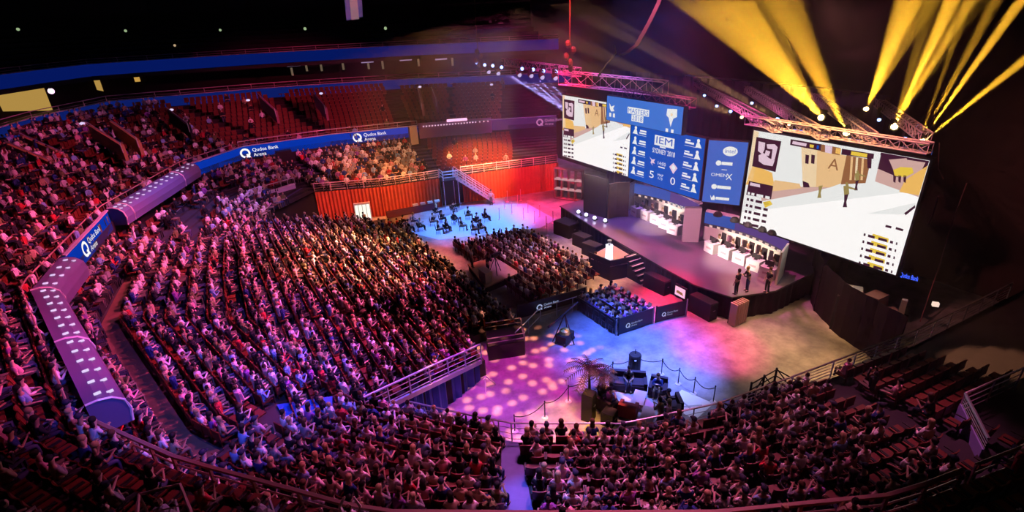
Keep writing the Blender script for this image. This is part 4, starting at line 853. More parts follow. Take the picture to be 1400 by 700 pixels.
t = thing('prompt_screen', 'small bright pink tinted screen set in the stage skirt', 'screen', (24.9, 20.5, .35)); m = MB(); m.box((0, 0, .42), (.12, 1.0, .84), -.05); m.build('housing', dark, t); m = MB(); m.slab([(-.09, .42, .1), (-.09, -.42, .1), (-.09, -.42, .74), (-.09, .42, .74)], (-1, 0, 0), .02); m.build('display', E_pink, t); m = MB(); m.quad((-.10, .3, .3), (-.10, -.3, .25), (-.10, -.2, .45), (-.10, .25, .5)); m.build('picture', S_brown, t)
t = thing('striped_crate', 'pale striped slatted crate at the right front corner of the stage', 'crate', (25.7, 16.8, 0))
for i in range(6): m = MB(); m.box((-.5+i*.2, -.1, .8), (.09, .5, 1.5)); m.build('slat', mat('slat', (.75, .5, .42), .6), t)
m = MB(); m.box((0, .15, .8), (1.1, .05, 1.45)); m.build('back_panel', dark, t)
for i, (x, y) in enumerate(((791, 291), (804, 291), (816, 289), (830, 287))):
    q = ((27.25, 34.3), (27.3, 33.3), (27.4, 32.3), (27.7, 31.3))[i]; t = thing('floor_lamp', f'{ordw(i+1)} cool white floor lamp from the left on stage beside the dark panel', 'lamp', (q[0], q[1], ZS_), 0, 'floor lamps on stage'); m = MB(); m.box((0, 0, .06), (.3, .3, .12)); m.build('base', dark, t); m = MB(); m.ell((-.1, -.05, .24), (.15, .15, .15)); m.build('lens', emit('e_flamp', (.75, .75, 1), 4), t)
def stander(x, y, z, yaw, lab, v=0, shirt=None, **k): q = on_z(x, y, z); return make_person(STAND[v], (q[0], q[1], z), yaw, lab, shirt=shirt, **k)
stander(1021, 398, ZS_, 2.6, 'person in dark clothes standing near the right front of the stage', 1, SHIRTS[0])
stander(1006, 402, ZS_, 1.6, 'crew member standing beside the striped crate at the stage corner', 0, SHIRTS[0]); stander(1048, 400, ZS_, 2.9, 'crew member at the right end of the stage', 0, SHIRTS[0])
stander(824, 284, ZS_, 3.6, 'host in pale shirt standing beside the dark panel on stage', 1, SHIRTS[1]); stander(836, 282, ZS_, 3.2, 'second host standing beside the brown panel on stage', 0, SHIRTS[2])
stander(862, 374, 0, 2.0, 'person in pink top standing at the foot of the stage steps', 1, SHIRTS[6]); stander(672, 281, 0, 4.0, 'person in white at the foot of the pink railed stairs', 0, SHIRTS[1])
stander(816, 372, 0, 3, 'crew member beside the left edge of the podium', 1, SHIRTS[0]); stander(796, 318, 0, 3, 'crew member between the subwoofer and the monitor desk', 1, SHIRTS[8])
for i, (x, y) in enumerate(((903, 384), (912, 372))): pass
# ------------------------------------------------------------------ right hand black drapes, clutter behind
m = MB(); Q = [(33.5, 17.0), (30.8, 14.9), (29.2, 12.4), (28.3, 9.2)]
for a, b in zip(Q[:-1], Q[1:]): pleated(m, a, b, 0, 3.3, 1.3, .035)
tag(m.build('masking_drape', mat('mask', (.018, .005, .015), .95, noise=(.6, .4))), 'long dark plum drape closing off the floor right of the stage', 'drape')
for i, (x, y, z, d, mt, lab) in enumerate(((1168, 399, 2.6, (.8, .9, .5), mat('sheet', (.85, .75, .72), .8, noise=(6, .4)), 'bundled white sheet on the gear behind the plum drape'), (1196, 414, 2.2, (.9, 1.2, .8), mat('casep', (.4, .22, .24), .6), 'dusky pink transport case behind the plum drape'), (1214, 430, 1.9, (1.0, .7, .6), MATS['casep'], 'rounded dusky case lowest behind the plum drape'), (1233, 424, 2.4, (.3, .3, .9), whiteg, 'small upright white object right of the dusky cases'))):
    q = on_z(x, y, z); t = thing('transport_case', lab, 'case', (q[0], q[1], z-.3), .5+i); m = MB(); m.box((0, 0, d[2]/2), d, taper=.8); m.build('body', mt, t); m = MB(); m.box((0, 0, d[2]+.02), (d[0]*.84, d[1]*.84, .05)); m.build('lid', mt, t)
    m = MB(); m.box((q[0], q[1], (z-.3)/2), (d[0]+.3, d[1]+.3, z-.3)); tag(m.build('gear_rack', dark), 'dark rack carrying the '+lab.split(' behind')[0].split(' on the')[0], 'rack')
p = at_depth(1230, 377, 30); q = at_depth(1255, 384, 29.4); t = thing('neon_sign', 'small blue neon strip sign right of the large screen foot', 'sign', tuple(q)); m = MB(); m.slab([tuple(p+np.array([0, 0, .2])), tuple(q+np.array([0, 0, .2])), tuple(q-np.array([0, 0, .08])), tuple(p-np.array([0, 0, .08]))], CP-p, .1); m.build('housing', dark, t, tuple(q))
m = MB(); put_text(m, 'Qudos Bank', tuple(p-np.array([0, 0, .04])+(CP-p)*.002), tuple(q-p), (0, 0, 1), .28, 0, float(np.linalg.norm(q-p))); m.build('lettering', emit('e_neon', (.05, .12, 1), 2.0), t, tuple(q))
for i, (x, y) in enumerate(((1279, 416), (1342, 440))): q = at_depth(x, y, 30+4*i); m = MB(); m.box(tuple(q), (.22, .3, .22), .6); tag(m.build('work_lamp', emit('e_work', (1, .75, .6), 1)), ('tiny', 'larger')[i]+' pale work lamp in the dark right of the large screen', 'lamp')
for i, pts in enumerate(([(1322, 250), (1303, 300), (1285, 360), (1258, 440)], [(1283, 268), (1276, 292), (1270, 306)], [(1284, 195), (1283, 230), (1290, 245)])):
    m = MB(); m.tube([tuple(at_depth(x, y, 31)) for x, y in pts], .03 if i != 1 else .05, 5); tag(m.build('hanging_cable', mat('cablep', (.35, .12, .14), .6)), ('long thin reddish cable hanging right of the large screen', 'short bright pink cable end right of the large screen', 'thin dark cable hanging from the truss end')[i], 'cable')

# ------------------------------------------------------------------ floor furniture
def seated(x, y, z, yaw, lab, cat='person', group=None, chair=True, v=None, **k):
    make_person(v or random.choice(VAR), (x, y, z), yaw, lab, cat, group, **k)
def folding_chair(x, y, yaw, lab, group=None):
    t = thing('folding_chair', lab, 'chair', (x, y, 0), yaw, group)
    m = MB(); m.box((0, 0, .44), (.40, .42, .04)); m.build('seat', dark, t); m = MB(); m.box((-.21, 0, .72), (.04, .42, .30)); m.build('backrest', dark, t)
    for sx in (-1, 1):
        for sy in (-1, 1): m = MB(); m.tube([(sx*.18, sy*.19, 0), (sx*.16, sy*.19, .43)], .015, 5); m.build('leg', steel, t)
def barrier(lab, A, B, h=1.1, sg=None, side=1):
    A = Vector((*A, 0)); B = Vector((*B, 0)); t = thing('black_barrier', lab, 'barrier', tuple(A)); m = MB(); wallstrip(m, [tuple(A)[:2], tuple(B)[:2]], .05, h, .06, out=side); m.build('panel', mat('barrier', (.015, .018, .03), .5), t, tuple(A))
    for q in (A, B): m = MB(); m.tube([q, q+Vector((0, 0, h+.1))], .05, 6); m.build('post', steel if q is B else dark, t, tuple(A))
    if sg: d = (B-A).normalized(); sign(t, tuple(A), A+d*sg[0], d, sg[1]+.05, sg[2]*.72, emit('e_barr', (.42, .5, .8), .8))
barrier('black barrier with the hall name in front of the press rows', (18.9, 19.85), (21.5, 19.6), 1.15, (.4, .4, .46), 1)
barrier('black barrier panel with the hall name right of the press rows', (21.75, 19.6), (23.9, 19.1), 1.1, (.3, .38, .42), 1)
barrier('black barrier along the left side of the press rows', (18.75, 23.6), (18.8, 19.95), 1.0)
barrier('long black barrier with the hall name below the floor chairs', (14.9, 24.9), (20.0, 24.3), 1.0, (1.3, .3, .6), 1)
for k in range(4):
    u = 19.4+k*.82; t = thing('press_table', f'long press table, {ordw(k+1)} row from the left barrier', 'table', (u, 22.0, 0), 0, 'press tables'); m = MB(); m.box((0, 0, .73), (.34, 3.8, .04)); m.build('tabletop', mat('presst', (.45, .42, .6), .5), t)
    for s in (-1.7, 0, 1.7): m = MB(); m.box((0, s, .36), (.28, .04, .72)); m.build('leg', dark, t)
    for i in range(6):
        v_ = 20.4+i*.64; t = thing('laptop', f'open laptop, {ordw(i+1)} from the camera side on press table {ordw(k+1)} row', 'laptop', (u, v_, .75), 0, 'laptops on the press tables')
        m = MB(); m.box((-.02, 0, .01), (.2, .3, .02)); m.build('base', dark, t); m = MB(); m.slab([(.09, -.15, .02), (.09, .15, .02), (.15, .15, .22), (.15, -.15, .22)], (-1, 0, .2), .012); m.build('screen', emit('e_lap', (.2, .2, .5), .5), t)
        if random.random() < .85: seated(u-.42, v_, 0, 0, f'person in dark clothes at the {ordw(i+1)} seat of the {ordw(k+1)} press table', group='people at the press tables', shirt=random.choice([SHIRTS[0], SHIRTS[3], SHIRTS[9], SHIRTS[2]]))
        folding_chair(u-.46, v_, 0, f'black folding chair at the {ordw(i+1)} seat of the {ordw(k+1)} press table', 'chairs at the press tables')
# camera platform in the aisle
t = thing('camera_platform', 'orange lit wooden camera platform among the floor chairs', 'platform', (16.2, 31.0, 0)); m = MB(); m.prism([(-1.3, -1.9), (1.9, -1.4), (1.7, 1.9), (-.6, 2.2)], .45, .55); m.build('deck', mat('plat', (.55, .28, .16), .7, noise=(2, .25)), t); m = MB(); m.prism([(-1.25, -1.85), (1.85, -1.35), (1.65, 1.85), (-.55, 2.15)], 0, .45); m.build('skirt', dark, t)
t = thing('camera_counter', 'low pale counter on the orange camera platform', 'counter', (15.4, 30.0, .55)); m = MB(); m.box((0, 0, .4), (.5, 1.0, .8)); m.build('body', mat('cpale', (.6, .4, .32), .6), t); m = MB(); m.box((0, 0, .82), (.6, 1.1, .05)); m.build('top', MATS['cpale'], t)
def tripod_cam(lab, x, y, z, yaw, h=1.3):
    t = thing('video_camera', lab, 'camera', (x, y, z), yaw)
    for k in range(3): a = 2*PI*k/3; m = MB(); m.tube([(.5*math.cos(a), .5*math.sin(a), 0), (0, 0, h)], .025, 5); m.build('leg', dark, t)
    m = MB(); m.box((0, 0, h+.15), (.5, .2, .25)); m.build('body', dark, t); m = MB(); m.tube([(.25, 0, h+.15), (.55, 0, h+.15)], [.08, .11], 8); m.build('lens', black, t); m = MB(); m.tube([(-.2, .1, h+.05), (-.6, .2, h-.1)], .015, 4); m.build('pan_bar', dark, t)
tripod_cam('video camera on a tripod on the orange platform', 16.6, 30.6, .55, .2)
make_person(STAND[1], (16.0, 30.7, .55), .1, 'camera operator in dark clothes standing on the orange platform', shirt=SHIRTS[0]); make_person(STAND[0], (15.6, 32.4, .55), -.2, 'person in white standing at the back of the orange platform', shirt=SHIRTS[1])
# dark riser with rail
t = thing('dark_riser', 'black low riser with a railed top right of the blue drape', 'riser', (12.4, 22.3, 0)); off = (12.4, 22.3, 0); m = MB(); m.prism([(11.2, 22.1), (13.2, 21.4), (13.9, 22.9), (11.9, 23.6)], 0, .95); m.build('body', black, t, off)
for a, b in (((11.2, 22.1), (13.2, 21.4)), ((13.2, 21.4), (13.9, 22.9)), ((11.9, 23.6), (13.9, 22.9))):
    for z in (1.2, 1.5): m = MB(); m.tube([(*a, z), (*b, z)], .03, 5); m.build('rail', steel, t, off)
    m = MB(); m.tube([(*b, .95), (*b, 1.5)], .03, 5); m.build('post', steel, t, off)
railing('crowd_rail', 'thin pale crowd rail running from the dark riser to the press rows', [(13.2, 22.4, 0), (16.0, 23.9, 0), (19.6, 23.6, 0)], 1.0, MATS['rail_pale'], 1.2, .025, 1)
# boom rig
t = thing('camera_crane', 'black camera crane on a tripod stand left of the press rows', 'camera crane', (15.9, 21.2, 0), .4); 
for k in range(3): a = 2*PI*k/3+.3; m = MB(); m.tube([(.75*math.cos(a), .75*math.sin(a), .12), (0, 0, 1.9)], .035, 5); m.build('leg', dark, t)
m = MB(); m.box((0, 0, .35), (1.0, .7, .5)); m.build('base', black, t); m = MB(); m.lathe((0, 0, .6), [(.34, 0), (.3, .2), (.12, .28)], 10); m.build('control_head', mat('olive', (.6, .5, .12), .5), t)
for q in ((.5, .3), (-.5, .3), (.5, -.3), (-.5, -.3)): m = MB(); m.tube([(q[0], q[1]-.05, .1), (q[0], q[1]+.05, .1)], .1, 8); m.build('wheel', dark, t)
m = MB(); m.tube([(-1.2, .4, 1.5), (0, 0, 1.95), (1.0, -.3, 2.3)], [.07, .06, .04], 5); m.build('boom', dark, t)
# loudspeaker drum, stanchions, ropes
t = thing('litter_bin', 'tall black round bin standing alone on the blue floor', 'bin', (17.3, 16.8, 0)); m = MB(); m.lathe((0, 0, 0), [(.30, 0), (.33, .05), (.33, .95), (.30, 1.0)], 14); m.build('body', black, t); m = MB(); m.lathe((0, 0, 1.0), [(.34, 0), (.30, .08), (.12, .12)], 14); m.build('lid', dark, t); m = MB(); m.box((-.2, -.25, .9), (.16, .1, .05), .6); m.build('label_plate', whiteg, t)
m = MB(); m.tube([(0, 0, 1.1), (0, 0, 1.4)], .02, 5); m.build('knob', dark, t)
STN = [on_z(x, y, 0) for x, y in ((704, 590), (745, 571), (777, 549), (837, 516), (904, 512), (927, 525), (948, 538), (975, 550))]
for i, q in enumerate(STN):
    t = thing('rope_stanchion', f'{ordw(i+1)} rope stanchion from the left round the lounge area', 'stanchion', (q[0], q[1], 0), 0, 'rope stanchions'); m = MB(); m.lathe((0, 0, 0), [(.17, 0), (.16, .03), (.03, .06)], 12); m.build('base', mat('chromew', (.85, .8, .85), .3, .3), t); m = MB(); m.lathe((0, 0, .05), [(.025, 0), (.025, .9), (.04, .92), (.03, .98)], 8); m.build('post', dark, t)
def rope(i, A, B, lab, sag=.3):
    m = MB(); m.tube([tuple(np.array(A)*(1-f)+np.array(B)*f+np.array([0, 0, .92-sag*4*f*(1-f)])) for f in np.linspace(0, 1, 11)], .022, 5); tag(m.build('barrier_rope', dark), lab, 'rope', 'ropes round the lounge')
for i, (a, b) in enumerate(zip(STN[:-1], STN[1:])): 
    if i == 3: rope(i, a, (17.3, 16.8, 0), 'barrier rope sagging from the bin to the left', .2); rope(i, (17.3, 16.8, 0), b, 'barrier rope sagging from the bin to the right', .2)
    else: rope(i, a, b, f'{ordw(i+1)} sagging barrier rope from the left, between two stanchions')
# palm
def palm(lab, x, y, h, n, L, pot=True):
    t = thing('potted_palm', lab, 'plant', (x, y, 0)); m = MB(); m.lathe((0, 0, 0), [(.25, 0), (.33, .4), (.30, .42), (.28, .36)], 12); m.build('pot', dark, t)
    m = MB(); m.tube([(0, 0, .35), (.03, .02, h*.5), (0, .04, h)], [.09, .07, .05], 7); m.build('trunk', mat('trunk', (.12, .07, .04), .9, noise=(8, .4)), t)
    for k in range(n):
        a = 2*PI*k/n+random.uniform(-.2, .2); el = random.uniform(.3, 1.1); m = MB(); P = []
        for j in range(7): f = j/6; r = L*f*math.cos(el*(1-.5*f)); P.append(Vector((r*math.cos(a), r*math.sin(a)+.04, h+L*(math.sin(el)*f-.75*f*f))))
        for p0, p1 in zip(P[:-1], P[1:]):
            d = (p1-p0).normalized(); sd_ = d.cross(Vector((0, 0, 1))).normalized()
            for q in (0, .5):
                b = p0+(p1-p0)*q
                for s in (-1, 1): tip = b+sd_*s*.26+d*.16-Vector((0, 0, .08)); m.add([b, b+d*.07, tip], [(0, 1, 2)])
        m.tube(P, .015, 4); m.build('frond', mat('leafp', (.10, .07, .05), .8), t)
palm('tall dark potted palm left of the lounge area', 13.5, 16.0, 2.2, 15, 1.3); palm('small potted palm behind the armchairs of the lounge', 14.6, 16.2, 1.2, 11, .8)
case('stacked black cabinet beside the tall palm', (12.9, 15.3), (.55, .55, 1.5), .5, black, 'cabinet', 'black_cabinet'); case('low black cabinet at the foot of the tall palm', (13.5, 14.5), (.6, .6, .7), .4, black, 'cabinet', 'black_cabinet')
t = thing('glow_lamp', 'yellow glowing lamp cone behind the near railing', 'lamp', (11.6, 13.6, 0)); q = on_z(808, 590, .6); t.location = (q[0], q[1], 0); m = MB(); m.lathe((0, 0, .3), [(.38, 0), (.3, .4), (.12, .8)], 12); m.build('lamp_shade', emit('e_glow', (1, .55, .15), 1.0), t); m = MB(); m.lathe((0, 0, 0), [(.2, 0), (.05, .05), (.05, .32)], 8); m.build('base', dark, t)
# lounge: mats, sofas, tables, armchairs
def floor_mat(lab, pts, mt, z=.02, marks=None):
    Q = [on_z(x, y, 0) for x, y in pts]; m = MB(); m.prism([(q[0], q[1]) for q in Q], 0.0, z); c = m.v; t = tag(m.build('floor_mat', mt), lab, 'mat'); return t
floor_mat('long pale carpet strip between the lounge seats', [(832, 528), (925, 585), (900, 592), (812, 538)], mat('carpw', (.66, .62, .72), .8))
floor_mat('pink carpet square under the lounge coffee table', [(862, 548), (882, 543), (897, 556), (878, 564)], mat('carpp', (.8, .3, .42), .8), .03)
floor_mat('light blue carpet beside the near railing', [(832, 568), (868, 560), (880, 588), (838, 590)], mat('carpb', (.4, .5, .8), .8))
t = floor_mat('white square floor mat with a faint grey cross', [(912, 552), (932, 533), (976, 552), (950, 575)], mat('matw', (.85, .86, .82), .6))
for k, (a, b) in enumerate((((932, 548), (946, 560)), ((934, 556), (960, 554)))):
    A, B = on_z(*a, .025), on_z(*b, .025); m = MB(); d = Vector(B-A).normalized(); n = Vector((-d.y, d.x, 0))*.05; m.slab([tuple(Vector(A)-n), tuple(Vector(B)-n), tuple(Vector(B)+n), tuple(Vector(A)+n)], (0, 0, 1), .004); o = m.build('cross_mark', mat('greym', (.5, .5, .5), .8), t, tuple(t.location))
floor_mat('blue floor mat right of the white mat by the railing', [(955, 583), (990, 545), (1020, 549), (985, 585)], mat('matb', (.18, .24, .62), .5))
def sofa(lab, x, y, yaw, w=1.7, mt=None, name='sofa', cat='sofa'):
    t = thing(name, lab, cat, (x, y, 0), yaw); mt = mt or mat('sofac', (.045, .03, .05), .8); m = MB(); m.box((0, 0, .27), (.75, w, .3)); m.build('base', mt, t)
    n = max(1, round(w/.8))
    for i in range(n): m = MB(); m.box((.05, (i-(n-1)/2)*(w-.3)/n, .47), (.6, (w-.34)/n, .12), taper=.95); m.build('seat_cushion', mt, t)
    m = MB(); m.box((-.33, 0, .6), (.2, w, .55), taper=.92); m.build('backrest', mt, t)
    for s in (-1, 1): m = MB(); m.box((0, s*(w/2-.09), .42), (.75, .18, .4)); m.build('armrest', mt, t)
    for sx in (-1, 1):
        for sy in (-1, 1): m = MB(); m.box((sx*.3, sy*(w/2-.1), .06), (.05, .05, .12)); m.build('leg', steel, t)
sofa('dark sofa with its back to the press rows in the lounge', 16.0, 15.9, -2.3, 1.9); sofa('dark armchair right of the dark sofa', 16.9, 14.7, -2.5, .9, name='armchair', cat='armchair')
sofa('dark armchair left in the lounge beside the palms', 14.0, 15.2, .2, .9, name='armchair', cat='armchair'); sofa('dark red armchair behind the light blue carpet', 14.6, 14.4, .6, .9, mat('redc', (.3, .05, .07), .8), 'armchair', 'armchair')
sofa('dark armchair beside the white floor mat', 16.5, 13.4, 2.6, .9, name='armchair', cat='armchair'); sofa('dark armchair nearest the railing in the lounge', 15.9, 12.9, 2.3, .9, name='armchair', cat='armchair')
for i, (x, y, lab) in enumerate(((15.6, 14.7, 'white coffee table on the pink carpet square'), (15.1, 13.6, 'white coffee table near the light blue carpet'))):
    t = thing('coffee_table', lab, 'table', (x, y, 0), .6); m = MB(); m.box((0, 0, .40), (1.1, .6, .05)); m.build('tabletop', mat('tabp', (.8, .55, .66), .3), t)
    for sx in (-1, 1):
        for sy in (-1, 1): m = MB(); m.box((sx*.48, sy*.24, .19), (.05, .05, .38)); m.build('leg', steel, t)
for i, (x, y, a, lab) in enumerate(((16.05, 15.95, -2.3, 'person sitting on the dark sofa in the lounge'), (16.85, 14.7, -2.5, 'person in the armchair right of the dark sofa'), (14.1, 15.2, .2, 'person in the armchair beside the palms'), (16.4, 13.5, 2.6, 'person in the armchair beside the white floor mat'), (15.85, 13.0, 2.3, 'person in the armchair nearest the railing'))): seated(x, y, .06, a, lab, shirt=SHIRTS[[0, 3, 2, 0, 6][i]])
make_person(STAND[1], (15.2, 12.9, 0), 1.5, 'person in grey bending over the near coffee table', shirt=SHIRTS[2])
# lighting tripod left of the floor
t = thing('lighting_tripod', 'small pale tripod stand on the violet floor near the blue drape', 'tripod', (9.9, 20.1, 0))
for k in range(3): a = 2*PI*k/3; m = MB(); m.tube([(.6*math.cos(a), .6*math.sin(a), 0), (0, 0, .8)], .03, 5); m.build('leg', whiteg, t)
m = MB(); m.tube([(0, 0, .7), (0, 0, 1.8)], .025, 5); m.build('pole', dark, t)
# right hand steel stair tower
t = thing('steel_stair', 'dark steel stair tower with railings beside the near right stand', 'stairs', (21.0, 10.9, 0)); off = (21.0, 10.9, 0)
U0, U1, V0, V1, ZD = 19.3, 21.2, 9.7, 11.3, .75
m = MB(); m.prism([(U0, V0), (U1, V0), (U1, V1), (U0, V1)], ZD, ZD+.1); m.build('deck', mat('deckb', (.2, .22, .5), .5), t, off)
for x, y in ((U0, V0), (U1, V0), (U1, V1), (U0, V1), ((U0+U1)/2, V0), ((U0+U1)/2, V1)): m = MB(); m.tube([(x, y, 0), (x, y, ZD+1.15)], .05, 6); m.build('post', dark, t, off)
for z in (ZD+.4, ZD+.7, ZD+1.05):
    m = MB(); m.tube([(U0, V1, z), (U1, V1, z), (U1, V0, z)], .035, 5); m.build('rail', dark, t, off)
for s in (0, 1):
    m = MB(); m.tube([(U0, V0+.1+s*1.2, ZD+1.0), (U0-1.1, V0+.1+s*1.2, 1.0), (U0-1.1, V0+.1+s*1.2, 0)], .035, 5); m.build('handrail', dark, t, off); m = MB(); m.slab([(U0, V0+.1+s*1.2, ZD), (U0-1.2, V0+.1+s*1.2, 0), (U0-1.2, V0+.1+s*1.2, .25), (U0, V0+.1+s*1.2, ZD+.3)], (0, 1, 0), .05); m.build('stringer', dark, t, off)
for i in range(4): m = MB(); m.box((U0-.2-i*.28, V0+.7, ZD-.15-i*.2), (.28, 1.2, .04)); m.build('tread', steel, t, off)
for a, b in (((U0, V1, ZD), ((U0+U1)/2, V1, ZD+1.1)), (((U0+U1)/2, V1, ZD+1.1), (U1, V1, ZD)), ((U1, V0, ZD), (U1, V1, ZD+1.1))): m = MB(); m.tube([a, b], .03, 5); m.build('brace', dark, t, off)
m = MB(); m.prism([(.2, 20.1), (2.3, 19.3), (1.9, 18.0), (.4, 18.5)], 2.9, 3.62); tag(m.build('camera_platform', mat('blue_lit', (.05, .12, .5), .6)), 'empty blue lit platform among the crowd left of the blue drape', 'platform')  # landing slab with the blue light put into its colour
railing('stair_handrail', 'bronze stair handrail frame at the bottom left of the balcony', [(-2.8, 9.9, 8.4), (-2.78, 10.83, 8.4), (-2.04, 10.65, 8.4), (-1.87, 9.7, 8.4)], .9, MATS['rail_copper'], 1.0, .03, 1)
# centre gangway of the near stand
m = MB()
for k in range(NL):
    a, b = rowpt(4.97, k/NL), rowpt(5.27, k/NL); c, d = rowpt(5.27, (k+1)/NL), rowpt(4.97, (k+1)/NL); z = ZF+(ZR-ZF)*k/(NL-1)+.02
    for h in (0, 1):
        e0, e1 = a+(d-a)*h*.5, b+(c-b)*h*.5; f0, f1 = a+(d-a)*(h+1)*.5, b+(c-b)*(h+1)*.5
        m.prism([tuple(e0), tuple(e1), tuple(f1), tuple(f0)], z-.3, z+h*.13)
struct(m, 'gangway_near', stairblue)
def gang(t0, lab, mt, s0=0, lo=True):
    m = MB(); n = NL if lo else NU; za, zb = (ZF, ZR) if lo else (ZU, ZS)
    for k in range(s0, n):
        w_ = .10; z = za+(zb-za)*k/(n-1); a, b, c, d = rowpt(t0-w_, k/n, lo), rowpt(t0+w_, k/n, lo), rowpt(t0+w_, (k+1)/n, lo), rowpt(t0-w_, (k+1)/n, lo); m.prism([tuple(a), tuple(b), tuple(c), tuple(d)], z-.1, z+.03)
    struct(m, lab, mt)
gang(13.45, 'gangway_far', mat('gangd', (.04, .03, .07), .9)); gang(14.97, 'gangway_far_right', MATS['gangd'])
m = MB(); tq = np.linspace(7.6, 10.3, 20)
for a, b in zip(tq[:-1], tq[1:]): z = ZF+(ZR-ZF)*7/(NL-1)+.02; m.prism([tuple(rowpt(a, .7)), tuple(rowpt(b, .7)), tuple(rowpt(b, .8)), tuple(rowpt(a, .8))], z-.05, z)
struct(m, 'walkway_rear', walkway)
# tall pale door block at the top of the far right gangway
a = lerp(Rp, 14.93); m = MB(); m.box((a[0], a[1]-.3, 5.9), (.9, .5, 2.0)); tag(m.build('concrete_block', mat('ochre', (.6, .48, .3), .7)), 'pale ochre stair head block at the top of the far gangway', 'stair head')
a = lerp(Rp, 13.45); m = MB(); m.box((a[0]-.2, a[1]-.5, 5.2), (1.5, .8, 1.6)); tag(m.build('doorway', black), 'black doorway under the blue band at the top of the far aisle', 'doorway')
# far floor
floor_mat('large pale blue floor covering by the red drapes', [(560, 318), (640, 283), (720, 278), (760, 300), (738, 312), (600, 328)], mat('matlb', (.42, .55, .85), .5), .015)
t = thing('lit_kiosk', 'bright white lit kiosk panel at the left end of the orange drape', 'kiosk', (12.1, 48.0, 0)); m = MB(); m.box((0, 0, 1.1), (1.5, .35, 2.2), -.3); m.build('housing', whiteg, t); m = MB()
for k in range(4): c = -.52+k*.35; ca, sa = math.cos(-.3), math.sin(-.3); m.box((c*ca+.19*sa, c*sa-.19*ca, 1.1), (.28, .03, 1.9), -.3)
m.build('lit_pane', emit('e_kiosk', (.95, 1, .85), 1.1), t)
t = thing('service_counter', 'white service counter right of the lit kiosk', 'counter', (12.9, 46.2, 0), -.25); m = MB(); m.box((0, 0, .45), (1.3, .5, .9)); m.build('body', mat('ctr', (.8, .62, .7), .6), t); m = MB(); m.box((0, 0, .93), (1.45, .65, .06)); m.build('top', whiteg, t)
t = thing('low_wall_bench', 'long dark bench along the foot of the orange drape', 'bench', (17, 47.9, 0)); m = MB(); m.box((0, 0, .7), (5.2, .1, .1), -.12); m.box((0, .1, .35), (5.2, .4, .6), -.12); m.build('body', mat('benchd', (.12, .03, .06), .7), t, )
for i in range(4): m = MB(); x = 17.3+i*.75; m.box((x, 47.85-i*.09, .9), (.5, .3, .2), -.12); tag(m.build('small_box', whiteg), f'{ordw(i+1)} small white box from the left on the long dark bench', 'box', 'white boxes on the bench')
# far stairs
t = thing('white_stair', 'pink lit railed stair coming down from the far stand', 'stairs', (22.6, 46.9, 0)); off = (22.6, 46.9, 0); A, B = Vector((21.6, 47.2, 3.0)), Vector((25.2, 46.1, 0)); d = (B-A); n = Vector((.3, .95, 0)).normalized()*.65; pk = MATS['rail_pink']
for s in (-1, 1):
    m = MB(); m.slab([A+n*s, B+n*s, B+n*s+Vector((0, 0, .25)), A+n*s+Vector((0, 0, .25))], n, .05); m.build('stringer', pk, t, off)
    for h in (.5, 1.0): m = MB(); m.tube([A+n*s+Vector((0, 0, h)), B+n*s+Vector((0, 0, h))], .045, 5); m.build('handrail', pk, t, off)
    for i in range(5): q = A+d*(i/4)+n*s; m = MB(); m.tube([q, q+Vector((0, 0, 1.0))], .035, 5); m.build('baluster', pk, t, off)
for i in range(11): q = A+d*((i+.5)/11); m = MB(); m.box(tuple(q), (.32, 1.25, .04), math.atan2(d.y, d.x)); m.build('tread', dark, t, off)
m = MB(); m.box((20.9, 47.6, 2.95), (1.5, 1.6, .1), -.2); m.build('landing', dark, t, off)
for x, y in ((20.2, 47.0), (21.6, 46.6), (20.4, 48.3), (21.7, 47.9)): m = MB(); m.tube([(x, y, 0), (x, y, 3.9)], .04, 5); m.build('post', MATS['rail_pale'], t, off)
for z in (3.3, 3.6, 3.9): m = MB(); m.tube([(20.4, 48.3, z), (20.2, 47.0, z), (21.6, 46.6, z)], .035, 5); m.build('landing_rail', MATS['rail_pale'], t, off)
# people on the far floor
i = 0
for x, y in ((552, 312), (560, 318), (566, 308), (548, 322), (575, 316), (592, 309), (604, 305), (611, 318), (622, 306), (632, 315), (640, 300), (652, 309), (658, 318), (664, 303), (648, 320), (600, 320), (620, 292), (597, 296)):
    q = on_z(x, y, 0); i += 1; a = random.uniform(-.6, .6); seated(q[0], q[1], 0, a, f'person on a chair on the far blue floor, {ordw(i)} counting from the counter side', shirt=SHIRTS[0] if x > 580 else random.choice(SHIRTS[:3])); folding_chair(q[0]-.04, q[1], a, f'black chair on the far blue floor, {ordw(i)} counting from the counter side', 'chairs on the far blue floor')
for i, (x, y) in enumerate(((690, 285), (700, 292), (708, 282), (716, 300), (722, 290), (731, 305), (738, 296), (747, 312), (694, 276), (748, 322), (735, 330), (756, 305), (712, 274), (683, 300))):
    q = on_z(x, y, 0); m = MB(); m.lathe((q[0], q[1], 0), [(.16, 0), (.15, .03), (.03, .05), (.03, 1.15), (.05, 1.2)], 8); tag(m.build('barrier_post', MATS['rail_pink']), f'{ordw(i+1)} thin barrier post on the pink floor left of the stage', 'barrier post', 'barrier posts left of the stage')

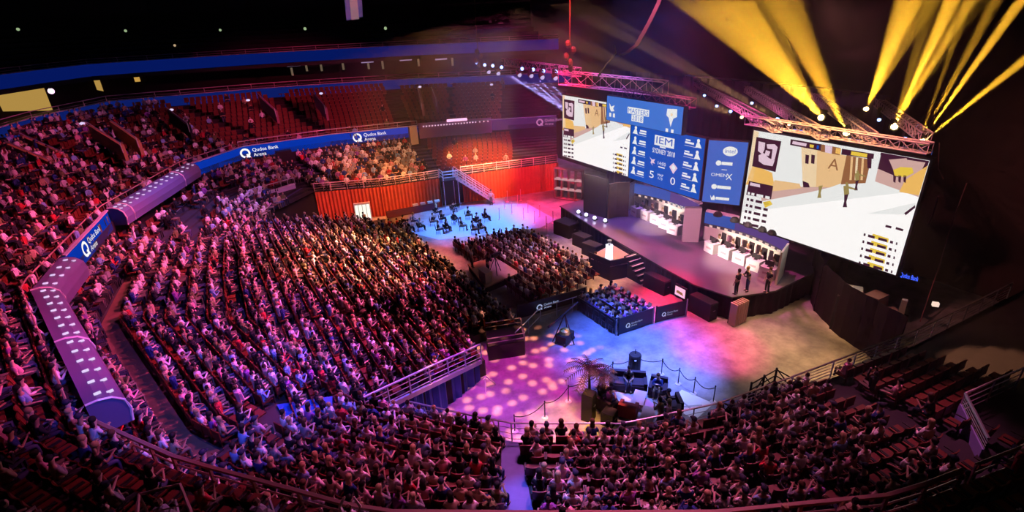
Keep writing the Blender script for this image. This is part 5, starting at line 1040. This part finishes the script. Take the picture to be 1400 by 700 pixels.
# ------------------------------------------------------------------ rig: trusses, lamps, hoists, beams, haze
def truss(lab, A, B, w=.42, col=None, name='lighting_truss'):
    A, B = Vector(A), Vector(B); d = B-A; L = d.length; d.normalize(); s = d.cross(Vector((0, 0, 1))).normalized()*w/2; u = Vector((0, 0, w/2)); t = thing(name, lab, 'truss', tuple(A)); off = tuple(A); mt = col or mat('truss_lit', (.8, .62, .68), .45, .2)  # pinkish base colour carries the pink light on the truss
    cs = [s+u, s-u, -s-u, -s+u]
    m = MB(); [m.tube([A+c, B+c], .045, 4) for c in cs]; m.build('chords', mt, t, off); m = MB(); n = max(2, int(L/(w*1.3)))
    for i in range(n):
        for k in range(4):
            p, q = A+d*(L*i/n)+cs[k], A+d*(L*(i+1)/n)+cs[(k+1) % 4]; m.tube([p, q], .026, 3, cap=False)
    for i in range(n+1):
        for k in range(4): m.tube([A+d*(L*i/n)+cs[k], A+d*(L*i/n)+cs[(k+1) % 4]], .018, 3, cap=False)
    tag(m.build('bracing', mt, t, off)); return t
ZT = 12.0
Z = lambda x, y, z=ZT: tuple(on_z(x, y, z))
truss('rear long truss of the right rig with blue strips', Z(938, 106, 12.2), Z(1186, 132, 12.2)); truss('front long truss of the right rig above the large screen', Z(1022, 164), Z(1272, 203))
for i, (a, b) in enumerate((((948, 112), (1064, 176)), ((1012, 116), (1128, 186)), ((1106, 126), (1192, 188)), ((1196, 136), (1266, 188)))): truss(f'{ordw(i+1)} slanting cross truss from the left in the right rig', Z(*a), Z(*b))
pinkt = mat('truss_lit_pink', (.9, .45, .55), .45, .1)  # stronger pink light put into the left trusses' colour
truss('reddish lit truss over the blue lamps at the far left of the rig', Z(648, 78, 12.2), Z(790, 99, 12.2), .8, pinkt); truss('pink lit truss over the banner screen', tuple(at_depth(768, 106, 44)), tuple(at_depth(910, 121, 39)), 1.0, pinkt); truss('dark red truss directly above the central screens', tuple(at_depth(855, 128, 38)), tuple(at_depth(948, 142, 34)), .6, mat('trussd', (.35, .1, .2), .5))
for i, (x, y, dx) in enumerate(((944, 107, 16), (972, 109, 17), (1005, 114, 18), (1038, 117, 18), (1077, 120, 20), (1120, 125, 22), (1165, 129, 26))):
    a, b = Vector(Z(x-dx/2, y-1, 12.2)), Vector(Z(x+dx/2, y+1, 12.2)); c = (a+b)/2; t = thing('led_batten', f'{ordw(i+1)} blue strip lamp from the left on the rear long truss', 'strip lamp', tuple(c-Vector((0, 0, .4))), math.atan2((b-a).y, (b-a).x), 'blue strips of the rear truss'); L = (b-a).length
    m = MB(); m.box((0, 0, 0), (L, .36, .34)); m.build('housing', dark, t); m = MB(); m.box((0, .0, 0), (L*.94, .40, .24)); m.build('lens', E_strip if i != 4 else emit('e_stripw', (1, .9, 1), 1.6), t)
for i, (x, y, dx) in enumerate(((1037, 163, 16), (1062, 167, 14), (1097, 171, 20), (1133, 177, 20), (1173, 183, 18), (1216, 190, 22), (1245, 194, 14), (1268, 198, 10))):
    a, b = Vector(Z(x-dx/2, y-1)), Vector(Z(x+dx/2, y+2)); c = (a+b)/2; t = thing('led_batten', f'{ordw(i+1)} blue strip lamp from the left on the front long truss', 'strip lamp', tuple(c-Vector((0, 0, .30))), math.atan2((b-a).y, (b-a).x), 'blue strips of the front truss'); L = (b-a).length
    m = MB(); m.box((0, 0, 0), (L, .24, .24)); m.build('housing', dark, t); m = MB(); m.box((0, 0, 0), (L*.94, .28, .16)); m.build('lens', E_strip if i < 5 else emit('e_strip2', (.08, .14, .7), 1), t)
def head(lab, p, aim, lens, group, r=.16, hang=.5):
    t = thing('moving_head', lab, 'moving head lamp', tuple(p), 0, group); d = (Vector(aim)-Vector(p)).normalized()
    m = MB(); m.tube([Vector((0, 0, .0))-d*.25, d*.18], [r*.9, r*1.25], 8); m.build('lamp_body', dark, t); m = MB(); m.ell(tuple(d*.22), (r*.85, r*.85, r*.85)); m.build('lens', lens, t)
    m = MB(); m.box((0, 0, .42), (.3, .3, .16)); m.box((.22, 0, .18), (.04, .12, .5)); m.box((-.22, 0, .18), (.04, .12, .5)); m.build('yoke', dark, t)
YB = (1, .49, .03); BEAMS = []
def bm(src, dst, D, ang, P, col): BEAMS.append((src, dst, D, ang, P, col))
heads = [(1124, 162, 960, 0, 'strong yellow lamp second from the left of the rig centre'), (1086, 137, 930, 0, 'yellow lamp on the cross truss left of the strong pair'), (1159, 184, 1050, 0, 'yellow lamp directly above the large screen'), (1184, 150, 1250, 0, 'yellow lamp with the leftmost rightward beam'), (1221, 176, 1320, 0, 'yellow lamp with the widest rightward beam'), (1255, 199, 1395, 0, 'yellow lamp at the right end of the front truss'), (1081, 171, 860, 40, 'dim amber lamp above the left edge of the large screen'), (1016, 161, 780, 55, 'dim amber lamp right of the banner screen')]
for x, y, ex, ey, lab in heads:
    p = on_z(x, y, ZT-.5); head(lab, p, at_depth(ex, ey, 20), E_yel if x > 1082 else emit('e_amber', (1, .6, .3), 4), 'amber heads of the right rig', .2 if x > 1082 else .12)
for i, (x, y) in enumerate(((964, 127), (1000, 148), (1029, 137), (1064, 158), (1203, 159), (1238, 184), (981, 141), (943, 119))):
    p = on_z(x, y, ZT-.5); head(f'small cool lamp, {ordw(i+1)} on the slanting trusses of the right rig', p, p+np.array([-1, -.5, -1.5]), E_cool, 'cool heads of the right rig', .12)
for i, (x, y) in enumerate(((652, 85), (663, 88), (674, 89), (686, 91), (714, 93), (729, 94), (743, 96), (760, 97))):
    D = 62-(x-652)*.11; p = at_depth(x, y, D); head(f'{ordw(i+1)} blue lamp from the left on the reddish truss', p, p+np.array([-6, -8, -2.5]), E_cool, 'blue heads of the left truss', .2)
    if i > 1: p2 = at_depth(x-9+i, y+7, D-1); head(f'{ordw(i-1)} pale tilted lamp from the left below the reddish truss', p2, p2+np.array([1, -6, -7]), emit('e_pale', (.7, .6, 1), .8), 'pale heads of the left truss', .26)
def beam(src, z, dst, D, ang, P, col, blend=.5):
    p = on_z(*src, z) if z else at_depth(*src, 62-(src[0]-652)*.11); q = at_depth(*dst, D); spot('beam_lamp', tuple(p+(q-p)/np.linalg.norm(q-p)*(.75 if src[0] > 1240 else .42)), tuple(q), ang, P, col, blend, .05)
zt = ZT-.5
for src, dst, ang, P in (((1124, 162), (940, 0), 3.2, 1.), ((1124, 162), (975, 0), 3.4, 1.2), ((1124, 162), (1010, 0), 4.2, .9), ((1124, 162), (1038, 0), 3, .3), ((1086, 137), (915, 0), 3.5, .7), ((1159, 184), (1062, 0), 4, .22), ((1159, 184), (1098, 60), 6, .3),
    ((1184, 150), (1243, 0), 4.2, .9), ((1184, 150), (1268, 0), 4.0, .25), ((1221, 176), (1302, 0), 4.2, 1.0), ((1221, 176), (1352, 0), 4.4, .6), ((1221, 176), (1275, 0), 4, .12), ((1221, 176), (1328, 0), 3.6, .8), ((1255, 199), (1396, 0), 4.4, .8), ((1255, 199), (1362, 0), 4.2, .5), ((1255, 199), (1440, 50), 5, .5), ((1255, 199), (1325, 0), 3, .14)):
    beam(src, zt, dst, 20, ang, P*BP, YB)
for src, dst, ang, P in (((1081, 171), (760, 0), 3, .14), ((1081, 171), (860, 40), 2, .14), ((1016, 161), (700, 20), 4, .07), ((1016, 161), (560, 20), 5, .05)): beam(src, zt, dst, 26, ang, P*BP, (1, .5, .22))
for i, sx in enumerate((682, 690, 702, 716, 730, 744)):
    p = at_depth(sx, 97+i, 62-(sx-652)*.11); q = np.array([38.5, 46.5-i*.5, 6.2-.5*i]); spot('beam_lamp', tuple(p+(q-p)/np.linalg.norm(q-p)*.7), tuple(q), 4.2, (.5 if i % 2 else .3)*BP, (.42, .36, 1), .5, .05)
# hoists, cables, hanging flag
for i, (x, y0, y1, D) in enumerate(((779, 0, 62, 40), (651, 36, 72, 58))):
    a, b = at_depth(x, y0, D), at_depth(x, y1, D); b[:2] = a[:2]; t = thing('chain_hoist', ('yellow lit chain hoist hanging over the pink truss', 'small yellow lit hoist over the left truss end')[i], 'hoist', tuple(b)); off = tuple(b)
    m = MB(); m.tube([tuple(a+np.array([0, 0, 12])), tuple(b)], .06 if i == 0 else .04, 5); m.build('chain', mat('chain_lit_yellow', (.16, .14, .04), .5), t, off)  # yellow of the light put into the hoist colours
    for k in range(5): m = MB(); m.ell((b[0]+.25*math.sin(k*2), b[1]+.2*math.cos(k*3), b[2]-k*.45), (.28-.02*k, .22, .32), 7, 5); m.build('chain_bag', mat('bagc', (.10, .08, .03), .7), t, off)
cab = [(905, -20), (898, 5), (885, 32), (868, 62), (855, 72), (846, 75)]
for i in range(4): m = MB(); m.tube([tuple(at_depth(x+i*1.4, y, 30-i*.1)) for x, y in cab], .045, 5); tag(m.build('cable_loom', mat('cable_lit_yellow', (.16, .14, .03), .6)), f'{ordw(i+1)} yellow lit strand of the thick cable hanging above the banner', 'cable', 'strands of the hanging cable loom')  # yellow of the beam light put into the strand colour
m = MB(); m.tube([tuple(at_depth(x, y, 32)) for x, y in ((840, 62), (842, 72), (836, 80), (828, 90), (818, 104))], .06, 5); tag(m.build('cable_drop', dark), 'dark cable dropping from the loom to the pink truss', 'cable')
a, b, c, d_ = [at_depth(x, y, 45) for x, y in ((470, -12), (494, -14), (496, 23), (474, 28))]; t = thing('hanging_flag', 'small blue and white flag hanging from the roof at top', 'flag', tuple(d_)); m = MB(); m.slab([tuple(a), tuple(b), tuple(c), tuple(d_)], np.cross(b-a, d_-a), .05, 0); m.build('cloth', mat('flagb', (.06, .08, .22), .8, emis=(.02, .03, .08), es=1), t, tuple(d_))  # cloth material glows faintly in place of light on the flag
m = MB(); n_ = np.cross(b-a, d_-a); n_ = n_/np.linalg.norm(n_); n_ = n_ if n_@(CP-a) > 0 else -n_; f = lambda q, r: tuple(a+(b-a)*q+(d_-a)*r+n_*.06); m.add([f(.28, 0), f(.72, 0), f(.72, 1), f(.28, 1)], [(0, 1, 2, 3)]); m.build('stripe', mat('flagw', (.12, .12, .12), .8, emis=(.35, .35, .38), es=.3), t, tuple(d_))  # stripe brightness put in as emission, the flag is no lamp
# haze over the stage end, thinning out towards the stands
for q, (u0, zt0, zt1, dn) in enumerate(((15, 21, 15, .6), (10, 20, 14, .4))):
    hz = bpy.data.materials.new('haze'); hz.use_nodes = True; nt = hz.node_tree; nt.nodes.clear(); vs = nt.nodes.new('ShaderNodeVolumeScatter'); vs.inputs['Density'].default_value = HAZE*dn
    o = nt.nodes.new('ShaderNodeOutputMaterial'); nt.links.new(vs.outputs[0], o.inputs['Volume'])
    m = MB(); m.prism([(u0, -8), (40.8, -8), (40.8, 60-q*2), (u0, 60-q*2)], 4.2+q*.5, [zt0, zt0, zt1, zt1]); o = m.build('haze', hz)
    tag(o, ('densest core of the stage haze around the light beams', 'thinner stage haze round the core', 'faint outer fringe of the stage haze')[q], 'haze', None, 'stuff')
